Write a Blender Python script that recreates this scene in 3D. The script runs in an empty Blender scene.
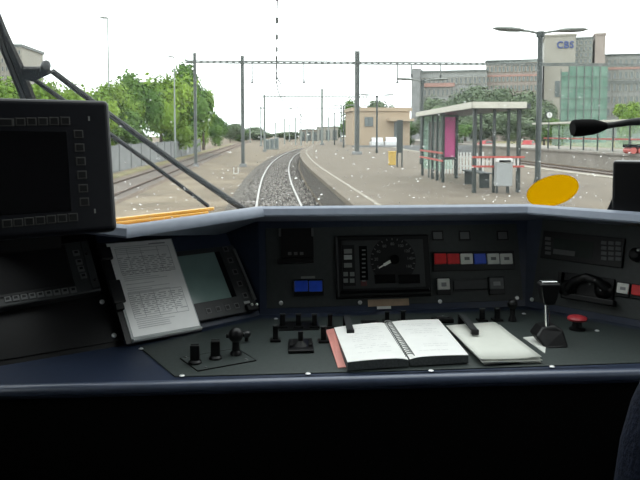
import bpy, bmesh, math, random
from math import sin, cos, tan, pi, radians, atan, sqrt
from mathutils import Vector, Matrix
random.seed(7)
scene = bpy.context.scene
COL = scene.collection

# ------------------------------------------------------------------ camera
EZ = 2.4                                   # eye height above the rail head
F = 700.0                                  # focal length in pixels (640 wide)
PITCH = radians(3.7); YAW = atan(52 / 700.0)
SHIFT = -(106 - F * tan(PITCH)) / 640.0
FWD = Vector((sin(YAW) * cos(PITCH), cos(YAW) * cos(PITCH), -sin(PITCH)))
RGT = Vector((cos(YAW), -sin(YAW), 0)); UPV = RGT.cross(FWD)
CAM = Vector((0, 0, EZ))
cd = bpy.data.cameras.new('camera'); cam = bpy.data.objects.new('camera', cd); COL.objects.link(cam)
cd.sensor_fit = 'HORIZONTAL'; cd.sensor_width = 36; cd.lens = F / 640 * 36; cd.shift_y = SHIFT
cd.clip_start = 0.02; cd.clip_end = 2000
cam.matrix_world = Matrix.Translation(CAM) @ Matrix((RGT, UPV, -FWD)).transposed().to_4x4()
scene.camera = cam

# ------------------------------------------------------------------ light: one overcast sky
SKY = 2.85
w = bpy.data.worlds.new('overcast_sky'); scene.world = w; w.use_nodes = True
bg = w.node_tree.nodes['Background']; bg.inputs[0].default_value = (0.95, 0.985, 1.0, 1); bg.inputs[1].default_value = SKY
scene.view_settings.view_transform = 'Standard'; scene.view_settings.look = 'None'
scene.view_settings.gamma = 1; scene.view_settings.exposure = 0; scene.view_settings.use_curve_mapping = False

# ------------------------------------------------------------------ helpers
def ray(px, py): return FWD + RGT * ((px - 320) / F) + UPV * ((240 - py) / F + SHIFT * 640 / F)
def on_z(px, py, z): d = ray(px, py); return CAM + d * ((z - EZ) / d.z)
def at_y(px, py, y): d = ray(px, py); return CAM + d * (y / d.y)
def ppm(p): return F / (Vector(p) - CAM).dot(FWD)          # pixels per metre at a point
X, Y, Z = Vector((1, 0, 0)), Vector((0, 1, 0)), Vector((0, 0, 1))
WORLD_AX = (X, Y, Z)
V = Vector

class Frame:                                               # a plane: origin, u axis, v axis, outward normal
    def __init__(s, o, eu, ev):
        s.o = V(o); s.u = V(eu).normalized(); s.n = s.u.cross(V(ev)).normalized(); s.v = s.n.cross(s.u)
    def p(s, u, v, n=0): return s.o + s.u * u + s.v * v + s.n * n
    def uv(s, px, py, off=0):
        d = ray(px, py); o = s.o + s.n * off
        q = CAM + d * ((o - CAM).dot(s.n) / d.dot(s.n)) - s.o
        return q.dot(s.u), q.dot(s.v)
    def hit(s, px, py, off=0): return s.p(*s.uv(px, py, off), off)
    def rect(s, x0, y0, x1, y1, off=0):
        c = [s.uv(a, b, off) for a, b in ((x0, y0), (x1, y0), (x1, y1), (x0, y1))]
        return ((c[0][0] + c[3][0]) / 2, (c[2][1] + c[3][1]) / 2, (c[1][0] + c[2][0]) / 2, (c[0][1] + c[1][1]) / 2)
    @property
    def ax(s): return (s.u, s.v, s.n)

class MB:
    def __init__(s): s.v = []; s.f = []
    def add(s, vs, fs):
        b = len(s.v); s.v += [V(q) for q in vs]; s.f += [tuple(i + b for i in f) for f in fs]; return s
    def box(s, c, size, ax=WORLD_AX):
        c = V(c); h = [a * (d / 2) for a, d in zip(ax, size)]
        vs = [c + h[0] * i + h[1] * j + h[2] * k for k in (-1, 1) for j in (-1, 1) for i in (-1, 1)]
        return s.add(vs, [(0, 2, 3, 1), (4, 5, 7, 6), (0, 1, 5, 4), (2, 6, 7, 3), (0, 4, 6, 2), (1, 3, 7, 5)])
    def fbox(s, fr, r, n0, n1):                            # box on a frame, r = (u0, v0, u1, v1)
        return s.box(fr.p((r[0] + r[2]) / 2, (r[1] + r[3]) / 2, (n0 + n1) / 2), (abs(r[2] - r[0]), abs(r[3] - r[1]), abs(n1 - n0)), fr.ax)
    def prism(s, poly, ext):
        n = len(poly); e = V(ext); vs = [V(q) for q in poly] + [V(q) + e for q in poly]
        fs = [tuple(range(n))[::-1], tuple(range(n, 2 * n))] + [(i, (i + 1) % n, n + (i + 1) % n, n + i) for i in range(n)]
        return s.add(vs, fs)
    def lathe(s, o, axis, prof, n=16):
        o = V(o); a = V(axis).normalized(); t = a.orthogonal().normalized(); b = a.cross(t); vs = []; fs = []
        for r, h in prof:
            for i in range(n):
                q = 2 * pi * i / n; vs.append(o + a * h + (t * cos(q) + b * sin(q)) * r)
        for k in range(len(prof) - 1):
            for i in range(n):
                j = (i + 1) % n; fs.append((k * n + i, k * n + j, (k + 1) * n + j, (k + 1) * n + i))
        fs.append(tuple(range(n))[::-1]); fs.append(tuple(range((len(prof) - 1) * n, len(prof) * n)))
        return s.add(vs, fs)
    def cyl(s, a, b, r, r2=None, n=12):
        a = V(a); b = V(b); return s.lathe(a, b - a, [(r, 0), (r if r2 is None else r2, (b - a).length)], n)
    def ball(s, c, r, n=14, m=8, sq=(1, 1, 1)):
        c = V(c); vs = []; fs = []
        for k in range(m + 1):
            th = pi * k / m
            for i in range(n):
                q = 2 * pi * i / n; vs.append(c + V((sin(th) * cos(q) * r * sq[0], sin(th) * sin(q) * r * sq[1], cos(th) * r * sq[2])))
        for k in range(m):
            for i in range(n):
                j = (i + 1) % n; fs.append((k * n + i, (k + 1) * n + i, (k + 1) * n + j, k * n + j))
        return s.add(vs, fs)
    def tube(s, pts, r, n=8):
        pts = [V(q) for q in pts]; vs = []; fs = []; ref = None; rs = r if isinstance(r, (list, tuple)) else [r] * len(pts)
        for i, p in enumerate(pts):
            t = (pts[min(i + 1, len(pts) - 1)] - pts[max(i - 1, 0)]).normalized()
            if ref is None: ref = t.orthogonal().normalized()
            ref = (ref - t * ref.dot(t)).normalized(); b = t.cross(ref)
            for k in range(n):
                q = 2 * pi * k / n; vs.append(p + (ref * cos(q) + b * sin(q)) * rs[i])
        for i in range(len(pts) - 1):
            for k in range(n):
                j = (k + 1) % n; fs.append((i * n + k, i * n + j, (i + 1) * n + j, (i + 1) * n + k))
        fs.append(tuple(range(n))[::-1]); fs.append(tuple(range((len(pts) - 1) * n, len(pts) * n)))
        return s.add(vs, fs)
    def sweep(s, path, prof, close=True):                  # path of (x, y, z) along Y; prof of (dx, dz), offset sideways in plan
        m = len(prof); vs = []; fs = []
        path = [V(q) for q in path]
        for i, p in enumerate(path):
            t = path[min(i + 1, len(path) - 1)] - path[max(i - 1, 0)]; t.z = 0; t.normalize(); side = V((t.y, -t.x, 0))
            for a, b in prof: vs.append(p + side * a + Z * b)
        rng = range(m) if close else range(m - 1)
        for i in range(len(path) - 1):
            for k in rng:
                j = (k + 1) % m; fs.append((i * m + k, i * m + j, (i + 1) * m + j, (i + 1) * m + k))
        if close: fs.append(tuple(range(m))); fs.append(tuple(range((len(path) - 1) * m, len(path) * m))[::-1])
        return s.add(vs, fs)
    def bar(s, a, b, w, h, up=Z):                          # rectangular bar between two points
        a = V(a); b = V(b); d = (b - a); L = d.length; d.normalize(); sd = d.cross(V(up)).normalized(); u2 = sd.cross(d)
        return s.box((a + b) / 2, (L, w, h), (d, sd, u2))
    def mesh(s, name, loc=V((0, 0, 0)), smooth=False, mat=None):
        me = bpy.data.meshes.new(name); me.from_pydata([tuple(q - loc) for q in s.v], [], s.f)
        bm = bmesh.new(); bm.from_mesh(me); bmesh.ops.recalc_face_normals(bm, faces=bm.faces); bm.to_mesh(me); bm.free()
        if mat: me.materials.append(mat)
        if smooth:
            for p in me.polygons: p.use_smooth = True
            try: me.set_sharp_from_angle(angle=radians(40))
            except Exception: pass
        return me

ORIG = {}                                                  # world origin of every object that can be a parent
def tag(o, label=None, cat=None, group=None, kind=None):
    if label: o['label'] = label
    if cat: o['category'] = cat
    if group: o['group'] = group
    if kind: o['kind'] = kind
    return o
def thing(name, loc, label, cat, group=None):
    o = bpy.data.objects.new(name, None); COL.objects.link(o); o.location = loc; o.empty_display_size = 0.05
    ORIG[o.name] = V(loc); return tag(o, label, cat, group)
def build(name, mb, mat, parent=None, loc=None, bevel=0, smooth=False, label=None, cat=None, group=None, kind=None, seg=2):
    org = ORIG[parent.name] if parent else V(loc if loc is not None else mb.v[0])
    me = mb.mesh(name, org, smooth, mat); o = bpy.data.objects.new(name, me); COL.objects.link(o)
    if parent: o.parent = parent
    else: o.location = org
    ORIG[o.name] = V(org)
    if bevel:
        m = o.modifiers.new('bevel', 'BEVEL'); m.width = bevel; m.segments = seg; m.limit_method = 'ANGLE'; m.angle_limit = radians(35)
    return tag(o, label, cat, group, kind)
def shared(name, me, parent, wloc, rotz=0, scale=None):
    o = bpy.data.objects.new(name, me); COL.objects.link(o); o.parent = parent
    o.location = V(wloc) - ORIG[parent.name]; o.rotation_euler.z = rotz
    if scale: o.scale = scale
    ORIG[o.name] = V(wloc); return o

def material(name, col, rough=0.6, metal=0, var=0.0, scale=8, bump=0, spec=0.5, col2=None, detail=4):
    m = bpy.data.materials.new(name); m.use_nodes = True; nt = m.node_tree; b = nt.nodes['Principled BSDF']
    b.inputs['Base Color'].default_value = (*col, 1); b.inputs['Roughness'].default_value = rough; b.inputs['Metallic'].default_value = metal
    b.inputs['Specular IOR Level'].default_value = spec
    if var or col2 or bump:
        tc = nt.nodes.new('ShaderNodeTexCoord'); nz = nt.nodes.new('ShaderNodeTexNoise'); nz.inputs['Scale'].default_value = scale; nz.inputs['Detail'].default_value = detail
        nt.links.new(tc.outputs['Object'], nz.inputs['Vector'])
        if var or col2:
            r = nt.nodes.new('ShaderNodeValToRGB'); r.color_ramp.elements[0].position = 0.35; r.color_ramp.elements[1].position = 0.65
            c2 = col2 or tuple(min(1, c * (1 + var)) for c in col); c1 = col if col2 else tuple(c * (1 - var) for c in col)
            r.color_ramp.elements[0].color = (*c1, 1); r.color_ramp.elements[1].color = (*c2, 1)
            nt.links.new(nz.outputs['Fac'], r.inputs[0]); nt.links.new(r.outputs[0], b.inputs['Base Color'])
        if bump:
            bp = nt.nodes.new('ShaderNodeBump'); bp.inputs['Strength'].default_value = bump; bp.inputs['Distance'].default_value = 0.02
            nt.links.new(nz.outputs['Fac'], bp.inputs['Height']); nt.links.new(bp.outputs[0], b.inputs['Normal'])
    return m

# ------------------------------------------------------------------ materials
navy = material('navy_paint', (0.022, 0.033, 0.064), 0.42, var=0.08, scale=60)
plate_grey = material('grey_green_plate', (0.040, 0.051, 0.048), 0.5, var=0.12, scale=120)
panel_grey = material('panel_grey', (0.032, 0.039, 0.038), 0.5, var=0.1, scale=80)
hood_grey = material('hood_blue_grey', (0.22, 0.25, 0.31), 0.5, var=0.05, scale=40)
black_plastic = material('black_plastic', (0.0045, 0.0045, 0.005), 0.4, var=0.15, scale=90, spec=0.35)
black_matte = material('black_matte', (0.004, 0.004, 0.004), 0.85, var=0.15, scale=90, spec=0.1)
black_rubber = material('black_rubber', (0.012, 0.013, 0.013), 0.6, var=0.1, scale=60)
dark_grey = material('dark_grey_plastic', (0.030, 0.033, 0.034), 0.45, var=0.08, scale=70)
mid_grey = material('mid_grey_plastic', (0.12, 0.125, 0.125), 0.45, var=0.08, scale=70)
key_grey = material('key_grey', (0.12, 0.125, 0.125), 0.5, var=0.05, scale=70)
screen_black = material('screen_black', (0.006, 0.006, 0.007), 0.12, var=0.05, scale=20)
edge_navy = material('glossy_highlit_navy_edge', (0.085, 0.105, 0.16), 0.3, var=0.05, scale=60, spec=0.8)  # lighter than the navy paint: the edge highlight is put into the colour
screen_dull = material('dull_black_screen', (0.006, 0.006, 0.007), 0.6, var=0.05, scale=20, spec=0.2)
screen_green = material('screen_grey_green', (0.20, 0.30, 0.28), 0.16, var=0.08, scale=12)
paper = material('white_paper', (0.86, 0.86, 0.83), 0.8, var=0.02, scale=30)
paper_sleeve = material('sheet_in_clear_sleeve', (0.86, 0.86, 0.84), 0.22, var=0.02, scale=30, spec=0.9)
paper_cream = material('cream_paper', (0.72, 0.73, 0.66), 0.8, var=0.02, scale=30)
print_ink = material('grey_print', (0.36, 0.36, 0.36), 0.9, var=0.05, scale=50)
print_light = material('pale_print', (0.52, 0.52, 0.52), 0.9, var=0.05, scale=50)
pink_cover = material('pink_cover', (0.72, 0.30, 0.26), 0.55, var=0.04, scale=30)
page_shade = material('shaded_page_edge', (0.10, 0.11, 0.11), 0.8, var=0.2, scale=200)  # shade on the page sides is put into this dark colour
chrome = material('chrome', (0.75, 0.76, 0.76), 0.22, 1.0, var=0.04, scale=30)
screw_metal = material('screw_metal', (0.85, 0.85, 0.84), 0.35, 0.6, var=0.03, scale=200)
red_plastic = material('red_button', (0.78, 0.014, 0.02), 0.35, var=0.05, scale=60)
mush_red = material('mushroom_red', (0.42, 0.035, 0.045), 0.4, var=0.05, scale=60)
blue_plastic = material('blue_button', (0.02, 0.10, 0.75), 0.35, var=0.05, scale=60)
white_plastic = material('white_button', (0.85, 0.86, 0.80), 0.4, var=0.03, scale=60)
clear_edge = material('clear_sleeve', (0.45, 0.48, 0.48), 0.25, var=0.03, scale=60)
tape = material('brown_tape', (0.42, 0.30, 0.20), 0.7, var=0.1, scale=40)
legend = material('pale_legend', (0.42, 0.44, 0.42), 0.6, var=0.03, scale=60)
legend_dim = material('dim_legend', (0.20, 0.21, 0.20), 0.6, var=0.03, scale=60)
legend_red = material('red_legend', (0.12, 0.03, 0.03), 0.6, var=0.03, scale=60)
yellow_paint = material('yellow_body_paint', (0.62, 0.33, 0.04), 0.4, var=0.06, scale=10)
cab_wall = material('cab_wall', (0.04, 0.04, 0.038), 0.7, var=0.05, scale=15)
seat_cloth = material('navy_seat_cloth', (0.008, 0.011, 0.022), 0.9, var=0.3, scale=160, bump=0.3, spec=0.1)
def outdoor(name, col, rough=.6, metal=0, col2=None, **k):     # all outdoor colours are cut down to offset the brighter sky
    return material(name, tuple(c * .76 for c in col), rough, metal, col2=tuple(c * .76 for c in col2) if col2 else None, **k)
# outdoors
sand = outdoor('sandy_ground', (0.115, 0.085, 0.053), 0.95, scale=0.35, col2=(0.27, 0.215, 0.142), detail=9, bump=0.2)
grass_m = outdoor('dry_grass', (0.16, 0.15, 0.06), 0.95, scale=0.6, col2=(0.30, 0.25, 0.12), detail=8)
ballast_m = outdoor('ballast_stone', (0.032, 0.026, 0.020), 0.95, scale=9, col2=(0.18, 0.152, 0.122), detail=10, bump=0.8)
rust_ballast = outdoor('rusty_ballast', (0.10, 0.07, 0.05), 0.95, scale=6, col2=(0.22, 0.16, 0.11), detail=8, bump=0.6)
_r = [n for n in ballast_m.node_tree.nodes if n.type == 'VALTORGB'][0].color_ramp.elements; _r[0].position = .44; _r[1].position = .60
rail_top = outdoor('worn_rail', (0.40, 0.38, 0.35), 0.4, 0.3, var=0.06, scale=3)
rail_rust = outdoor('rusty_rail', (0.12, 0.075, 0.05), 0.8, var=0.2, scale=6)
sleeper_m = outdoor('concrete_sleeper', (0.20, 0.18, 0.16), 0.9, var=0.15, scale=8)
paving = outdoor('platform_paving', (0.135, 0.106, 0.072), 0.9, scale=0.9, col2=(0.195, 0.158, 0.112), detail=8)
line_paint = outdoor('worn_white_line', (0.26, 0.225, 0.17), 0.85, scale=2.5, col2=(0.42, 0.385, 0.32), detail=8)
concrete = outdoor('grey_concrete', (0.25, 0.26, 0.26), 0.9, scale=0.8, col2=(0.33, 0.34, 0.34), detail=7)
concrete_tan = outdoor('tan_concrete', (0.26, 0.235, 0.20), 0.9, scale=0.8, col2=(0.34, 0.31, 0.27), detail=7)
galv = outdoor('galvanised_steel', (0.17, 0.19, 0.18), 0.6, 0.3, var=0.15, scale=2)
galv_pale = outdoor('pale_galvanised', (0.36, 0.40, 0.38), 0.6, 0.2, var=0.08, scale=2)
pole_green = outdoor('dark_green_steel', (0.030, 0.042, 0.038), 0.5, var=0.2, scale=4)
lamp_grey = outdoor('lamp_housing', (0.20, 0.22, 0.20), 0.5, var=0.2, scale=6)
roof_white = outdoor('white_fascia', (0.62, 0.60, 0.52), 0.6, var=0.04, scale=3)
red_bar = outdoor('red_rail_paint', (0.52, 0.10, 0.08), 0.5, var=0.1, scale=8)
white_paint = outdoor('white_paint', (0.75, 0.75, 0.72), 0.5, var=0.03, scale=8)
pink_poster = outdoor('magenta_poster', (0.72, 0.09, 0.32), 0.5, var=0.12, scale=2)
pink_dim = outdoor('pale_pink_poster', (0.40, 0.22, 0.25), 0.5, var=0.15, scale=2)
bin_grey = outdoor('bin_grey', (0.36, 0.38, 0.38), 0.45, var=0.05, scale=6)
beige_brick = outdoor('beige_wall', (0.50, 0.40, 0.29), 0.9, var=0.06, scale=1.5)
stone_wall = outdoor('hazy_pale_stone_wall', (0.40, 0.385, 0.335), 0.9, var=0.06, scale=0.5)  # wall colour made paler to stand in for distance haze
pink_wall = outdoor('pinkish_wall', (0.40, 0.345, 0.31), 0.9, var=0.06, scale=0.5)  # distance haze is mixed into this wall colour too
grey_wall = outdoor('grey_office_wall', (0.33, 0.345, 0.335), 0.9, var=0.06, scale=0.5)  # office grey lightened to carry the distance haze
pane_m = outdoor('window_glass_dark', (0.14, 0.165, 0.165), 0.2, var=0.1, scale=0.4)
pane_pale = outdoor('window_glass_pale', (0.17, 0.205, 0.205), 0.25, var=0.1, scale=0.4)
net_green = outdoor('green_scaffold_net', (0.14, 0.27, 0.21), 0.9, scale=0.35, col2=(0.24, 0.38, 0.31), detail=6)
sign_blue = outdoor('blue_sign', (0.05, 0.09, 0.28), 0.6, var=0.05, scale=1)
sign_red = outdoor('red_sign_band', (0.42, 0.25, 0.21), 0.7, var=0.1, scale=1)
car_white = outdoor('white_car_paint', (0.75, 0.77, 0.78), 0.3, var=0.02, scale=2)
car_red = outdoor('red_car_paint', (0.45, 0.05, 0.05), 0.3, var=0.05, scale=2)
yellow_bin = outdoor('yellow_bin', (0.62, 0.42, 0.10), 0.6, var=0.08, scale=4)
bark = outdoor('bark', (0.08, 0.06, 0.045), 0.95, var=0.3, scale=6, bump=0.4)
def leaf_mat(name, a, b):
    return outdoor(name, a, 0.75, scale=1.2, col2=b, detail=3, spec=0.2)
leaf_a = leaf_mat('bright_leaf', (0.11, 0.21, 0.022), (0.27, 0.41, 0.06))
leaf_b = leaf_mat('deep_leaf', (0.055, 0.13, 0.022), (0.15, 0.27, 0.055))
leaf_c = leaf_mat('grey_leaf', (0.10, 0.145, 0.08), (0.19, 0.245, 0.145))

# windscreen: clear glass, a thin dirt film, and a pale haze veil added over the view
glass = bpy.data.materials.new('dusty_hazy_windscreen_glass'); glass.use_nodes = True
nt = glass.node_tree; nt.nodes.clear()
out = nt.nodes.new('ShaderNodeOutputMaterial'); tr = nt.nodes.new('ShaderNodeBsdfTransparent'); tr.inputs[0].default_value = (0.95, 0.965, 0.955, 1)
tl = nt.nodes.new('ShaderNodeBsdfTranslucent'); tl.inputs[0].default_value = (0.85, 0.88, 0.85, 1)
nz = nt.nodes.new('ShaderNodeTexNoise'); nz.inputs['Scale'].default_value = 3.0; nz.inputs['Detail'].default_value = 8
tc = nt.nodes.new('ShaderNodeTexCoord'); nt.links.new(tc.outputs['Object'], nz.inputs['Vector'])
mr = nt.nodes.new('ShaderNodeMapRange'); mr.inputs[1].default_value = 0.3; mr.inputs[2].default_value = 0.75; mr.inputs[3].default_value = 0.003; mr.inputs[4].default_value = 0.012
nt.links.new(nz.outputs['Fac'], mr.inputs[0])
sx_ = nt.nodes.new('ShaderNodeSeparateXYZ'); nt.links.new(tc.outputs['Object'], sx_.inputs[0])
mg = nt.nodes.new('ShaderNodeMapRange'); mg.interpolation_type = 'SMOOTHSTEP'; mg.inputs[1].default_value = 1.05; mg.inputs[2].default_value = 1.9; mg.inputs[3].default_value = 1.0; mg.inputs[4].default_value = 1.1  # haze veil a little thicker towards the right
nt.links.new(sx_.outputs[0], mg.inputs[0]); mm = nt.nodes.new('ShaderNodeMath'); mm.operation = 'MULTIPLY'; nt.links.new(mr.outputs[0], mm.inputs[0]); nt.links.new(mg.outputs[0], mm.inputs[1])
m1 = nt.nodes.new('ShaderNodeMixShader'); nt.links.new(mm.outputs[0], m1.inputs[0]); nt.links.new(tr.outputs[0], m1.inputs[1]); nt.links.new(tl.outputs[0], m1.inputs[2])
gl = nt.nodes.new('ShaderNodeBsdfGlossy'); gl.inputs['Roughness'].default_value = 0.02
m2 = nt.nodes.new('ShaderNodeMixShader'); m2.inputs[0].default_value = 0.012
nt.links.new(m1.outputs[0], m2.inputs[1]); nt.links.new(gl.outputs[0], m2.inputs[2]); nt.links.new(m2.outputs[0], out.inputs[0])
def see_through(name, col, fac):
    m = bpy.data.materials.new(name); m.use_nodes = True; t = m.node_tree; t.nodes.clear()
    o = t.nodes.new('ShaderNodeOutputMaterial'); a = t.nodes.new('ShaderNodeBsdfTransparent'); a.inputs[0].default_value = (*col, 1)
    b = t.nodes.new('ShaderNodeBsdfTranslucent'); b.inputs[0].default_value = (*col, 1)
    x = t.nodes.new('ShaderNodeMixShader'); x.inputs[0].default_value = fac
    t.links.new(a.outputs[0], x.inputs[1]); t.links.new(b.outputs[0], x.inputs[2]); t.links.new(x.outputs[0], o.inputs[0]); return m
amber = see_through('amber_film', (0.56, 0.40, 0.02), 0.62)
shelter_glass = see_through('dirty_shelter_glass', (0.80, 0.88, 0.84), 0.12)
speck_m = see_through('sky_white_drop', (0.95, 0.95, 0.93), 0.65)  # rain and dirt spots, whitened in place of the sky light drops refract
speck_d = see_through('dark_drop', (0.45, 0.46, 0.44), 0.35)

# ================================================================== OUTDOORS: ground, tracks, platforms
GZ = -0.2
PZ = 0.76
def bend(y): return 0.00075 * (min(y, 140) - 28) ** 2 + (max(y, 140) - 140) * 0.168 if y > 28 else 0.0
def tx(y, x0=0.36): return x0 + bend(y)
def path(x0, y0, y1, step, z): 
    n = int((y1 - y0) / step); return [V((tx(y0 + i * step, x0), y0 + i * step, z)) for i in range(n + 1)]

mb = MB(); mb.add([(-400, -30, GZ), (400, -30, GZ), (400, 700, GZ), (-400, 700, GZ)], [(0, 1, 2, 3)])
build('ground', mb, sand, loc=(0, 0, GZ), label='sandy open ground beside and between the tracks', cat='ground', kind='structure')
mb = MB(); mb.sweep([(-9.3, y, GZ) for y in range(0, 190, 6)], [(-.45, 0.02), (-.4, 0.07), (0.2, 0.08), (.38, 0.02)])
build('grass_verge', mb, grass_m, loc=(-9.3, 0, GZ), label='strip of dry grass along the foot of the concrete wall', cat='grass', kind='stuff')

RAIL = [(-.036, 0), (.036, 0), (.036, -.04), (.012, -.06), (.012, -.13), (.07, -.16), (-.07, -.16), (-.012, -.13), (-.012, -.06), (-.036, -.04)]
def track(x0, y0, y1, bed, railm, label, bedlabel, z=0.0, sl=True, curved=True):
    pth = path(x0, y0, y1, 2.0, z) if curved else [V((x0, y0 + 2.0 * i, z)) for i in range(int((y1 - y0) / 2) + 1)]
    b = MB(); b.sweep(pth, [(-1.9, -.21), (-1.35, -.1), (-.8, -.1), (.8, -.1), (1.28, -.1), (1.5, -.21)])
    build('ballast_bed', b, bed, loc=(x0, y0, z), label=bedlabel, cat='ballast', kind='structure')
    t = thing('railway_track', (x0, y0, z), label, 'track')
    for s in (-1, 1):
        b = MB(); b.sweep([q for q in pth], [(a + s * 0.7535, d) for a, d in RAIL]); build('rail', b, railm, t)
    if sl:
        b = MB(); L = 0; 
        for i in range(int((min(y1, 90) - y0) / 0.6)):
            yy = y0 + 0.6 * i; x = tx(yy, x0) if curved else x0; a = atan(tx(yy + 1, x0) - tx(yy, x0)) if curved else 0
            b.box((x, yy, z - .16), (2.5, .24, .14), (V((cos(a), -sin(a), 0)), V((sin(a), cos(a), 0)), Z))
        build('sleepers', b, sleeper_m, t, kind='stuff')
track(0.36, 3, 230, ballast_m, rail_top, 'pale worn pair of rails running ahead under the train and curving right', 'bed of speckled grey stones under the track ahead')
track(-7.0, 3, 230, rust_ballast, rail_rust, 'rusty side track in front of the concrete wall on the left', 'brown ballast bed of the side track on the left', z=-0.03, curved=False)
track(16.2, 3, 94, rust_ballast, rail_rust, 'track next to the back edge of the shelter platform', 'brown ballast bed behind the shelter platform')
track(21.3, 3, 140, rust_ballast, rail_rust, 'track along the foot of the far platform wall', 'brown ballast bed along the far platform wall')

# loose stones of the ballast under the track ahead
for nm, m_, cnt, sd_ in (('ballast_stones', outdoor('pale_stone', (.42, .39, .35), .9, var=.2, scale=3), 2600, 21), ('ballast_stones', outdoor('dark_stone', (.055, .045, .038), .9, var=.3, scale=3), 4200, 22)):
    rn = random.Random(sd_); b = MB()
    for i in range(cnt):
        y = 17 + 45 * rn.random() ** 1.6; x = tx(y) + rn.uniform(-1.75, 1.5); e = abs(x - tx(y)); r = rn.uniform(.022, .05)
        if abs(e - .7535) < .10: continue
        z = -.1 if e < 1.3 else -.1 - (e - 1.3) * .3
        c = V((x, y, z + r * .3)); a = rn.uniform(0, 6.28); ax = (V((cos(a), sin(a), .2)), V((-sin(a), cos(a), .1)), V((0, -.2, 1)))
        b.add([c + ax[0] * r * rn.uniform(.7, 1.3), c - ax[0] * r, c + ax[1] * r, c - ax[1] * r * rn.uniform(.7, 1.2), c + ax[2] * r * .8, c - ax[2] * r * .6], [(0, 2, 4), (2, 1, 4), (1, 3, 4), (3, 0, 4), (2, 0, 5), (1, 2, 5), (3, 1, 5), (0, 3, 5)])
    build(nm, b, m_, loc=(.36, 20, 0), label=('pale' if sd_ == 21 else 'dark') + ' loose ballast stones scattered between and beside the rails ahead', cat='stones', kind='stuff')
# near platform
ys = [i * 2.0 - 10 for i in range(116)]
mb = MB(); n = len(ys)
vs = []
for y in ys:
    e = tx(y) + 1.65; r = tx(y, 13.2)
    vs += [(e, y, GZ), (e, y, PZ - .12), (e - .06, y, PZ - .12), (e - .06, y, PZ), (r, y, PZ), (r, y, GZ)]
fs = [(i * 6 + k, i * 6 + k + 1, (i + 1) * 6 + k + 1, (i + 1) * 6 + k) for i in range(n - 1) for k in range(5)]
mb.add(vs, fs)
plat = build('platform', mb, paving, loc=(5, 0, PZ), label='tan paved platform carrying the glass shelter, right of the track ahead', cat='platform', kind='structure')
mb = MB(); mb.sweep([(tx(y) + 2.2, y, PZ) for y in ys], [(-.05, .001), (-.05, .006), (.05, .006), (.05, .001)])
build('white_line', mb, line_paint, plat)
mb = MB(); mb.sweep([(tx(y) + 1.63, y, GZ) for y in ys], [(-.01, 0), (-.01, .80), (.015, .80), (.015, 0)])
build('platform_wall', mb, ballast_m, plat)
mb = MB(); mb.sweep([(tx(y) + 1.80, y, PZ) for y in ys], [(-.2, .001), (-.2, .008), (.2, .008), (.2, .001)])
build('edge_slab', mb, paving, plat)
# far platform with its retaining wall
FZ = 1.05
mb = MB(); vs = []
for y in ys: e = 24.6 + bend(y) * .6; vs += [(e, y, GZ), (e, y, FZ - .15), (e - .15, y, FZ - .15), (e - .15, y, FZ), (e + 7, y, FZ), (e + 7, y, GZ)]
mb.add(vs, fs)
fplat = build('platform', mb, concrete_tan, loc=(25, 0, FZ), label='far platform with a long pale concrete wall across the tracks', cat='platform', kind='structure')
# pale kerb of the near platform's back edge
mb = MB(); mb.sweep([(tx(y, 13.0), y, PZ) for y in ys], [(-.35, .001), (-.35, .02), (.2, .02), (.2, .001)])
build('edge_slab', mb, line_paint, plat)
# grass and road beyond far platform
mb = MB(); mb.add([(33, -20, .5), (140, -20, .5), (140, 330, .5), (33, 330, .5)], [(0, 1, 2, 3)])
build('grass_field', mb, grass_m, loc=(33, 0, .5), label='grassy ground beyond the far platform', cat='grass', kind='structure')

# retaining wall at the left
W = thing('concrete_wall', (-10.7, 40, GZ), 'low grey concrete panel wall along the side track below the trees', 'wall')
me = MB().box((0, 0, .9), (.16, 3.9, 1.8)).mesh('wall_panel', mat=concrete)
mp = MB().box((0, 0, .94), (.26, .22, 1.88)).mesh('wall_post', mat=concrete)
for i in range(18):
    y = 32 + i * 4.0; shared('wall_panel', me, W, (-10.7 + i * .05, y, GZ)); shared('wall_post', mp, W, (-10.66 + i * .05, y + 2.0, GZ))

# ================================================================== overhead line
def portal(y, xs, x0, x1, ztop, zbeam, label, w=.28, drops=(), pm=galv, dr=.05):
    t = thing('catenary_portal', (xs[0][0], y, xs[0][1]), label, 'gantry')
    for x, zb, zt, *ww_ in xs:
        w = ww_[0] if ww_ else .3
        b = MB(); 
        for sx in (-1, 1): b.box((x + sx * w * .42, y, (zb + zt) / 2), (w * .16, w, zt - zb))
        b.box((x, y, (zb + zt) / 2), (w * .9, w * .1, zt - zb)); p = build('post', b, pm, t)
        build('post_foot', MB().box((x, y, zb + .12), (w * 2, w * 2, .24)), concrete, p)
    b = MB()
    for dz in (-.07, .07): b.box(((x0 + x1) / 2, y, zbeam + dz), (x1 - x0, .12, .10))
    k = int((x1 - x0) / .5)
    for i in range(k):
        xa = x0 + (x1 - x0) * i / k; xb = x0 + (x1 - x0) * (i + 1) / k; s = 1 if i % 2 else -1
        b.bar((xa, y, zbeam + .07 * s), (xb, y, zbeam - .07 * s), .05, .05, up=Y)
    build('beam', b, pm, t)
    for x, L in drops:
        d = build('drop_tube', MB().cyl((x, y, zbeam - .1), (x, y, zbeam - L), dr), pm, t)
        b = MB()
        for q in range(3): b.lathe((x, y, zbeam - L - .3 + q * .1), Z, [(.05, 0), (.13, .03), (.05, .08)], 10)
        build('insulator', b, pole_green, d)
        build('arm', MB().tube([(x - .35, y, zbeam - L - .32), (x + .35, y, zbeam - L - .30)], .022), pm, d)
PY = 56.0
def px_x(px, y): return at_y(px, 134, y).x
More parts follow.
